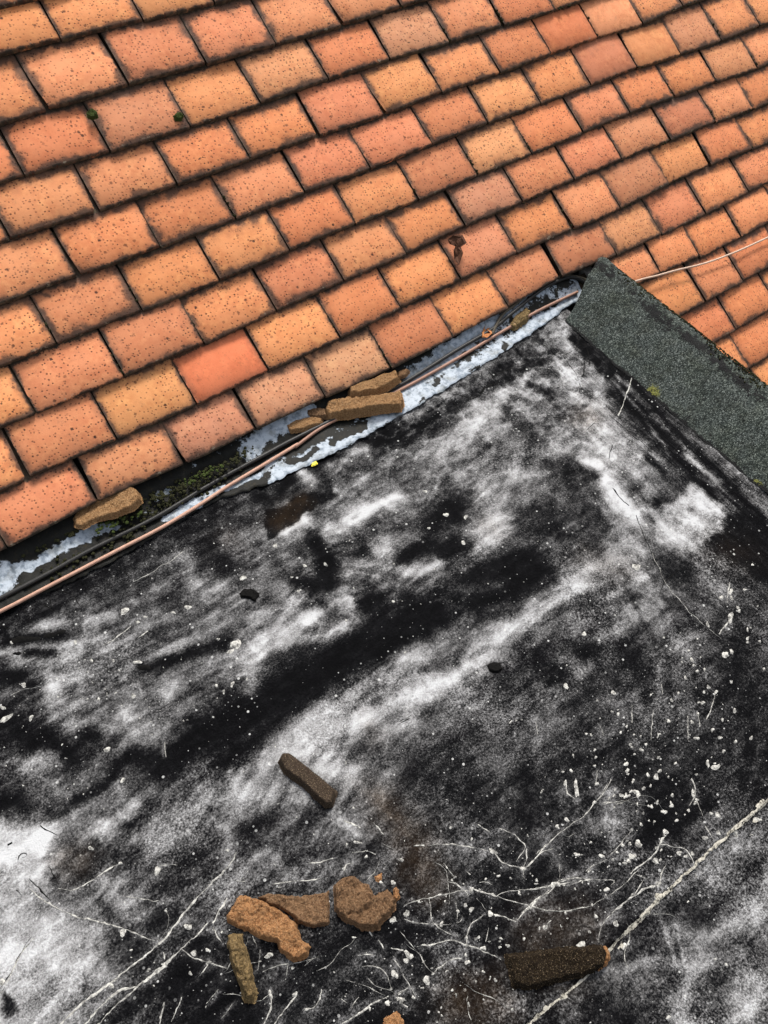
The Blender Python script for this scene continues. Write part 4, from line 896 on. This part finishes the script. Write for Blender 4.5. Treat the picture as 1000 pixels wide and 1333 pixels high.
# ------------------------------------------------------------------ cables
def tube(name, pts, r, mat, label, cat, parent=None, zfun=None, slope_n=None):
    ws = []
    for k, p in enumerate(pts):
        if slope_n is not None: ws.append(slope(p[0], p[1], slope_n))
        else:
            z = .012
            for _ in range(6):                # rest on the lead below
                q = flat(p[0], p[1], z)
                z = float(np.interp(-q[1], [-.03, 0, .012, .026, .04, .12], [.036, .024, .014, .0085, .006, .005])) + r + .0015
            ws.append(flat(p[0], p[1], z))
    ws = np.array(ws)
    # resample with Catmull-Rom
    out = []
    for i in range(len(ws) - 1):
        p0, p1, p2, p3 = ws[max(0, i - 1)], ws[i], ws[i + 1], ws[min(len(ws) - 1, i + 2)]
        for t in np.linspace(0, 1, 9)[:-1]:
            out.append(.5 * (2 * p1 + (p2 - p0) * t + (2 * p0 - 5 * p1 + 4 * p2 - p3) * t * t + (3 * p1 - p0 - 3 * p2 + p3) * t ** 3))
    out.append(ws[-1])
    out = np.array(out); c = out[len(out) // 2].copy()
    n = 10; v = []; f = []
    for i, p in enumerate(out):
        d = out[min(i + 1, len(out) - 1)] - out[max(i - 1, 0)]; d /= np.linalg.norm(d)
        a = np.cross(d, [0, 0, 1]); a /= np.linalg.norm(a); b = np.cross(a, d)
        for k in range(n):
            th = 2 * math.pi * k / n
            v.append(p + (a * math.cos(th) + b * math.sin(th)) * r - c)
    for i in range(len(out) - 1):
        for k in range(n):
            f.append((i * n + k, i * n + (k + 1) % n, (i + 1) * n + (k + 1) % n, (i + 1) * n + k))
    f.append(tuple(range(n))[::-1]); f.append(tuple(range((len(out) - 1) * n, len(out) * n)))
    o = obj(name, mesh(name, v, f), mat)
    o.location = c
    o['label'] = label; o['category'] = cat
    return o
tube('copper_cable', [(-90, 838), (0, 796), (60, 765), (150, 718), (210, 687), (260, 657), (300, 631), (350, 601), (388, 578)], .0034, M['copper'], 'pinkish bare copper cable running along the lead flashing at the left', 'cable')
tube('tarnished_cable', [(384, 582), (425, 553), (480, 527), (530, 503), (600, 464), (650, 434), (700, 405), (752, 380)], .0034, M['brown_copper'], 'thin brown copper cable lying on the lead flashing near the green kerb', 'cable')
tube('black_cable', [(-90, 822), (0, 779), (60, 748), (120, 715), (200, 675), (270, 633), (330, 600), (380, 573), (440, 543), (500, 512), (535, 493), (591, 458), (640, 429), (660, 413), (675, 401), (692, 387), (715, 371), (745, 361), (768, 372)], .0040, M['rubber'], 'long black cable lying between the tiles and the copper cable', 'cable')
tube('dusty_cable', [(640, 436), (654, 410), (671, 396), (695, 376), (720, 363), (740, 359), (762, 364), (772, 374)], .0036, M['old_rubber'], 'dusty grey-brown cable looping into the kerb end above the black one', 'cable')
tube('pale_wire', [(822, 368, 0), (838, 363, 0), (855, 359, 0), (880, 352, 0), (920, 342, 0), (960, 327, 0), (1000, 309, 0), (1070, 278, 0)], .0024, M['pale_wire'], 'pale wire crossing the tiles beyond the green kerb', 'wire', slope_n=.005)

# ------------------------------------------------------------------ broken mortar and clay lying about
def chunk(name, label, cat, outline, mat, thick, zb=None, group=None, on_slope=False, tilt=(0, 0), rough=1.0, flat_top=.7):
    f0 = (lambda x, y: slope(x, y, .004)) if on_slope else (lambda x, y: flat(x, y, zb + thick * .5))
    pts = [f0(*p) for p in outline]
    c = sum(pts) / len(pts)
    if on_slope:
        R = np.array([[1, 0, 0], [0, CP, -SP], [0, SP, CP]])
    else: R = np.eye(3)
    loc = [(R.T @ (p - c)) for p in pts]
    L = [np.array(p[:2]) for p in loc]
    rr = random.Random(label)
    o1, o2 = rr.uniform(0, 90), rr.uniform(0, 90)
    lo = np.min(L, 0) - .004; hi = np.max(L, 0) + .004
    st = max(.0007, min(.0012, (hi - lo).max() / 60))
    X, Y = np.meshgrid(np.arange(lo[0], hi[0] + st, st), np.arange(lo[1], hi[1] + st, st))
    wx = X + (fbm(X * 120 + o1, Y * 120, 4) - .5) * .0062 * rough
    wy = Y + (fbm(X * 120 + o2, Y * 120 + 9, 4) - .5) * .0062 * rough
    ins = np.zeros(X.shape, bool); d = np.full(X.shape, 1e9)
    for p, q in zip(L, L[1:] + L[:1]):
        ex, ey = q - p
        t = np.clip(((wx - p[0]) * ex + (wy - p[1]) * ey) / (ex * ex + ey * ey + 1e-12), 0, 1)
        d = np.minimum(d, np.hypot(wx - p[0] - t * ex, wy - p[1] - t * ey))
        if abs(ey) > 1e-9: ins ^= ((p[1] > wy) != (q[1] > wy)) & (wx < ex * (wy - p[1]) / ey + p[0])
    d = np.where(ins, d, -d)
    bev = thick * .30 * (.6 + .9 * fbm(X * 60 + o2, Y * 60, 3))
    H = sstep(-.0006, bev, d) ** .75 * thick
    slope_x, slope_y = rr.uniform(-.10, .10), rr.uniform(-.10, .10)
    fac = np.minimum(np.minimum(fbm(X * 45 + o1, Y * 45 + o2, 2), fbm(X * 38 + o2, Y * 52 + o1, 2)), .56)
    top = 1 + ((fac - .45) * 1.2 + (fbm(X * 260 + o1, Y * 260, 3) - .5) * .36 + (vnoise(X * 900 + o2, Y * 900) - .5) * .16) * rough + (X * slope_x + Y * slope_y) / thick
    H = H * np.clip(top, .35, 1.5)
    keep = (d[:-1, :-1] > -st) | (d[1:, :-1] > -st) | (d[:-1, 1:] > -st) | (d[1:, 1:] > -st)
    idx = -np.ones(X.shape, int); v = []; f = []
    for r_, c_ in zip(*np.nonzero(keep)):
        face = []
        for a_, b_ in ((r_, c_), (r_, c_ + 1), (r_ + 1, c_ + 1), (r_ + 1, c_)):
            if idx[a_, b_] < 0:
                idx[a_, b_] = len(v); v.append((X[a_, b_], Y[a_, b_], H[a_, b_]))
            face.append(int(idx[a_, b_]))
        f.append(tuple(face))
    o = obj(name, mesh(name, v, f), mat)
    base = c - R @ np.array([0, 0, thick * .5])
    mw = Matrix([[*R[i], base[i]] for i in range(3)] + [[0, 0, 0, 1]])
    o.matrix_world = mw
    o['label'] = label; o['category'] = cat
    if group: o['group'] = group
    return o
G1 = 'broken mortar pieces lying on the black felt'
G2 = 'broken mortar pieces along the lead flashing'
z0 = .0
chunk('mortar_piece', 'large bright orange sandy mortar piece on the black felt', 'mortar piece', [(293, 1190), (312, 1163), (345, 1172), (372, 1188), (388, 1205), (392, 1222), (405, 1232), (399, 1246), (382, 1252), (366, 1240), (360, 1228), (340, 1222), (318, 1212), (296, 1200)], M['mortar_orange'], .018, z0, G1)
chunk('mortar_piece', 'brown flat mortar piece half behind the bright orange one', 'mortar piece', [(333, 1168), (348, 1161), (375, 1166), (405, 1164), (428, 1159), (430, 1180), (428, 1203), (408, 1208), (390, 1203), (370, 1186), (345, 1176)], M['mortar_brown'], .013, z0 - .001, G1)
chunk('mortar_piece', 'rounded brown mortar piece with a notched edge on the felt', 'mortar piece', [(434, 1152), (446, 1142), (462, 1141), (480, 1152), (487, 1166), (505, 1159), (516, 1170), (514, 1184), (500, 1198), (493, 1209), (470, 1207), (448, 1198), (436, 1184)], M['mortar_brown'], .017, z0, G1)
chunk('mortar_piece', 'narrow mossy yellow-brown mortar stick on the felt', 'mortar piece', [(293, 1216), (304, 1211), (316, 1214), (323, 1240), (329, 1268), (334, 1292), (330, 1303), (319, 1304), (313, 1290), (303, 1262), (296, 1236)], M['mortar_mossy'], .022, z0, G1)
slab = chunk('mortar_piece', 'long dark brown mortar slab with an orange broken end beside the felt lap', 'mortar piece', [(659, 1243), (690, 1240), (730, 1234), (785, 1231), (792, 1244), (786, 1258), (760, 1270), (720, 1279), (690, 1287), (668, 1282), (664, 1262)], M['mortar_wet'], .015, z0, G1, rough=.8)
tip = chunk('broken_end', 'orange broken end', 'x', [(783, 1236), (790, 1232), (795, 1244), (789, 1258), (780, 1263), (785, 1250)], M['mortar_orange'], .013, z0)
mw_ = tip.matrix_world.copy(); tip.parent = slab; tip.matrix_parent_inverse = slab.matrix_world.inverted(); tip.matrix_world = mw_
del tip['category']
chunk('mortar_piece', 'tip of a bright orange mortar piece at the bottom edge of the photo', 'mortar piece', [(497, 1340), (503, 1326), (517, 1317), (523, 1328), (526, 1345), (530, 1375), (500, 1372)], M['mortar_orange'], .016, z0, G1)
chunk('mortar_crumb', 'tiny orange crumb beside the notched brown mortar piece', 'mortar crumb', [(514, 1158), (518, 1157), (520, 1166), (517, 1172), (513, 1168)], M['mortar_orange'], .006, z0)
chunk('mortar_crumb', 'small reddish chip above the notched brown mortar piece', 'mortar crumb', [(488, 1142), (497, 1137), (496, 1144), (491, 1147)], M['mortar_orange'], .004, z0)
chunk('clay_fragment', 'dark brown rectangular clay fragment lying on the white smear', 'clay fragment', [(362, 990), (368, 979), (376, 979), (400, 997), (438, 1030), (434, 1049), (424, 1051), (398, 1026), (370, 1004)], M['mortar_dark'], .016, z0, rough=.25)
chunk('mortar_piece', 'longest ochre mortar piece bridging the cables on the flashing', 'mortar piece', [(424, 524), (445, 518), (490, 514), (523, 508), (527, 523), (522, 531), (490, 535), (452, 541), (428, 543), (422, 534)], M['mortar_ochre'], .022, .012, G2, rough=.6)
chunk('mortar_piece', 'ochre mortar piece tucked under the tile edge above the longest one', 'mortar piece', [(452, 507), (470, 498), (495, 490), (516, 482), (521, 493), (505, 505), (480, 513), (456, 517)], M['mortar_ochre'], .018, .022, G2, rough=.6)
chunk('mortar_piece', 'thin flat ochre mortar sliver left of the longest piece', 'mortar piece', [(369, 554), (385, 548), (410, 543), (420, 545), (418, 552), (395, 559), (378, 562)], M['mortar_ochre'], .010, .012, G2, rough=.5)
chunk('mortar_piece', 'small brown mortar lump at the left end of the longest piece', 'mortar piece', [(398, 536), (404, 531), (424, 533), (426, 543), (410, 544), (399, 541)], M['mortar_brown'], .012, .014, G2, rough=.5)
chunk('mortar_piece', 'light brown mortar piece at the foot of the lower left tiles', 'mortar piece', [(96, 672), (104, 658), (128, 649), (150, 645), (170, 636), (180, 640), (185, 652), (172, 663), (150, 671), (125, 677), (108, 686), (97, 684)], M['mortar_ochre'], .012, .030, G2, rough=.7)
chunk('mortar_piece', 'tiny brown mortar piece beside the tile corner above the cables', 'mortar piece', [(518, 484), (530, 479), (534, 484), (524, 492), (518, 491)], M['mortar_brown'], .008, .022, G2)
chunk('mortar_piece', 'brown pebble-like mortar lump between cables near the green kerb', 'mortar piece', [(660, 424), (672, 410), (685, 402), (691, 407), (686, 418), (670, 427)], M['mortar_mossy'], .012, .010, G2)
chunk('tar_lump', 'small black crumbly lump on the grey felt left of centre', 'tar lump', [(311, 772), (318, 766), (330, 767), (338, 773), (333, 782), (322, 778), (314, 778)], M['tar'], .006, z0)
chunk('tar_lump', 'little black crumb on the felt right of the bright wash', 'tar lump', [(635, 866), (642, 862), (651, 864), (653, 872), (645, 876), (638, 872)], M['tar'], .004, z0)
chunk('yellow_petal', 'bright yellow petal fragment on the black felt below the flashing', 'petal', [(407, 606), (406, 601), (411, 599), (413, 603)], M['yellow'], .002, .001)
chunk('moss_tuft', 'round green moss tuft left of the reddish tile at upper left', 'moss tuft', [(114, 147), (119, 142), (126, 145), (128, 151), (121, 155), (115, 152)], M['moss'], .008, on_slope=True)
chunk('moss_tuft', 'round green moss tuft at the right end of the reddish tile at upper left', 'moss tuft', [(227, 150), (233, 145), (239, 149), (237, 155), (229, 155)], M['moss'], .008, on_slope=True)

# leaves
def leaf(name, label, pts, mat, on_slope, curl):
    put = (lambda x, y, h: slope(x, y, h)) if on_slope else (lambda x, y, h: flat(x, y, h))
    low = .002 if on_slope else .014
    root = put(*pts[0], low)
    cx_ = sum(p[0] for p in pts) / len(pts); cy_ = sum(p[1] for p in pts) / len(pts)
    rr = random.Random(label)
    v, f = [], []; n = len(pts); R_ = (1.0, .78, .5, .22)
    for k, q in enumerate(R_):
        for i, p in enumerate(pts):
            wv = .5 + .5 * math.sin(i * 2.4 + k * 1.3)
            h = low + curl * (.25 + .75 * q * wv) + rr.uniform(0, curl * .3)
            v.append(put(cx_ + (p[0] - cx_) * q + rr.uniform(-.5, .5), cy_ + (p[1] - cy_) * q + rr.uniform(-.5, .5), h) - root)
    v.append(put(cx_, cy_, low + curl * .4) - root)
    for k in range(len(R_) - 1):
        for i in range(n):
            j = (i + 1) % n
            f.append((k * n + i, k * n + j, (k + 1) * n + j, (k + 1) * n + i))
    for i in range(n): f.append(((len(R_) - 1) * n + i, (len(R_) - 1) * n + (i + 1) % n, len(R_) * n))
    o = obj(name, mesh(name, v, f, False), mat); o.location = root
    so = o.modifiers.new('thickness', 'SOLIDIFY'); so.thickness = .0007
    o['label'] = label; o['category'] = 'leaf'
    return o
leaf('dead_leaf', 'crumpled dark dead leaf lying on a tile left corner', [(583, 312), (590, 306), (602, 306), (608, 316), (600, 322), (603, 330), (598, 345), (592, 338), (590, 326), (595, 318), (586, 318)], M['leaf'], True, .012)
leaf('orange_leaf', 'small curled orange leaf caught beside the black cable', [(627, 433), (631, 424), (638, 427), (641, 434), (634, 440), (628, 439)], M['orange_leaf'], False, .010)

# ------------------------------------------------------------------ moss in the gutter
def moss(name, zones, mat, parent, org, count):
    v, f = [], []
    ico = bmesh.new(); bmesh.ops.create_icosphere(ico, subdivisions=1, radius=1)
    iv = [np.array(x.co) for x in ico.verts]; iff = [[q.index for q in p.verts] for p in ico.faces]; ico.free()
    rr = random.Random(3)
    for _ in range(count):
        (x0, y0), (x1, y1), spread, zz = rr.choice(zones)
        t = rr.random()
        p = flat(x0 + (x1 - x0) * t + rr.gauss(0, spread), y0 + (y1 - y0) * t + rr.gauss(0, spread * .6), zz)
        s = rr.uniform(.0012, .0042); k = len(v)
        for q in iv: v.append(p - org + q * s * np.array([1, 1, .7]) * rr.uniform(.75, 1.25))
        f += [[a + k for a in q] for q in iff]
    return obj(name, mesh(name, v, f), mat, parent, kind='stuff')
moss('moss', [((20, 722), (100, 688), 6, .020), ((150, 672), (240, 630), 6, .020), ((230, 640), (330, 585), 6, .022), ((60, 745), (180, 690), 8, .010), ((160, 690), (300, 610), 7, .012)], M['dark_moss'], flat_roof, FO, 520)
moss('moss', [((230, 632), (290, 605), 5, .024), ((130, 690), (180, 668), 5, .022)], M['moss'], flat_roof, FO, 90)

jz = []
for j_, (i0_, pts_) in COURSES.items():
    for p in pts_:
        wgt = .10 + .5 * (p[0] > 520) * (p[1] < 330) + .12 * (p[1] > 430)
        if random.random() < wgt: jz.append(p)
v, f = [], []
ico = bmesh.new(); bmesh.ops.create_icosphere(ico, subdivisions=1, radius=1)
iv = [np.array(x.co) for x in ico.verts]; iff = [[q.index for q in p.verts] for p in ico.faces]; ico.free()
RO = np.array(roof.location)
for p in jz:
    q0 = to_slope(slope(*p))
    along = random.random() < .6
    for _ in range(random.randint(3, 9)):
        du, dv_ = (random.gauss(0, .0012), random.uniform(.004, .055)) if along else (random.uniform(-.05, .05), random.uniform(-.003, .002))
        q = from_slope(q0[0] + du, q0[1] + dv_, -.118 * max(dv_, 0) + random.uniform(-.003, .0))
        sz = random.uniform(.001, .0034); k_ = len(v)
        for e in iv: v.append(q - RO + e * sz * random.uniform(.75, 1.25))
        f += [[a + k_ for a in t] for t in iff]
obj('moss', mesh('moss', v, f), M['dark_moss'], roof, kind='stuff')

# black crust of moss and lost granules along the kerb's outer edge
v, f = [], []
for _ in range(1500):
    y = random.uniform(-.95, -.03)
    thick_ = float(fbm(np.array([y * 16.0]), np.array([3.0]), 3)[0])
    x = 1.430 - abs(random.gauss(0, .014)) * (.25 + 2.2 * max(0, thick_ - .33))
    if random.random() < .35: x = 1.434 + random.uniform(-.004, .003)
    z = float(np.interp(x, [p[0] for p in PROFILE[:10]], [p[1] for p in PROFILE[:10]]))
    sz = random.uniform(.0008, .0026); k_ = len(v)
    for e in iv: v.append(np.array([x, y, z]) - np.array([FO[0], FO[1], 0]) + e * sz * random.uniform(.7, 1.3))
    f += [[a + k_ for a in t] for t in iff]
obj('moss', mesh('moss', v, f), M['dark_moss'], flat_roof, kind='stuff')
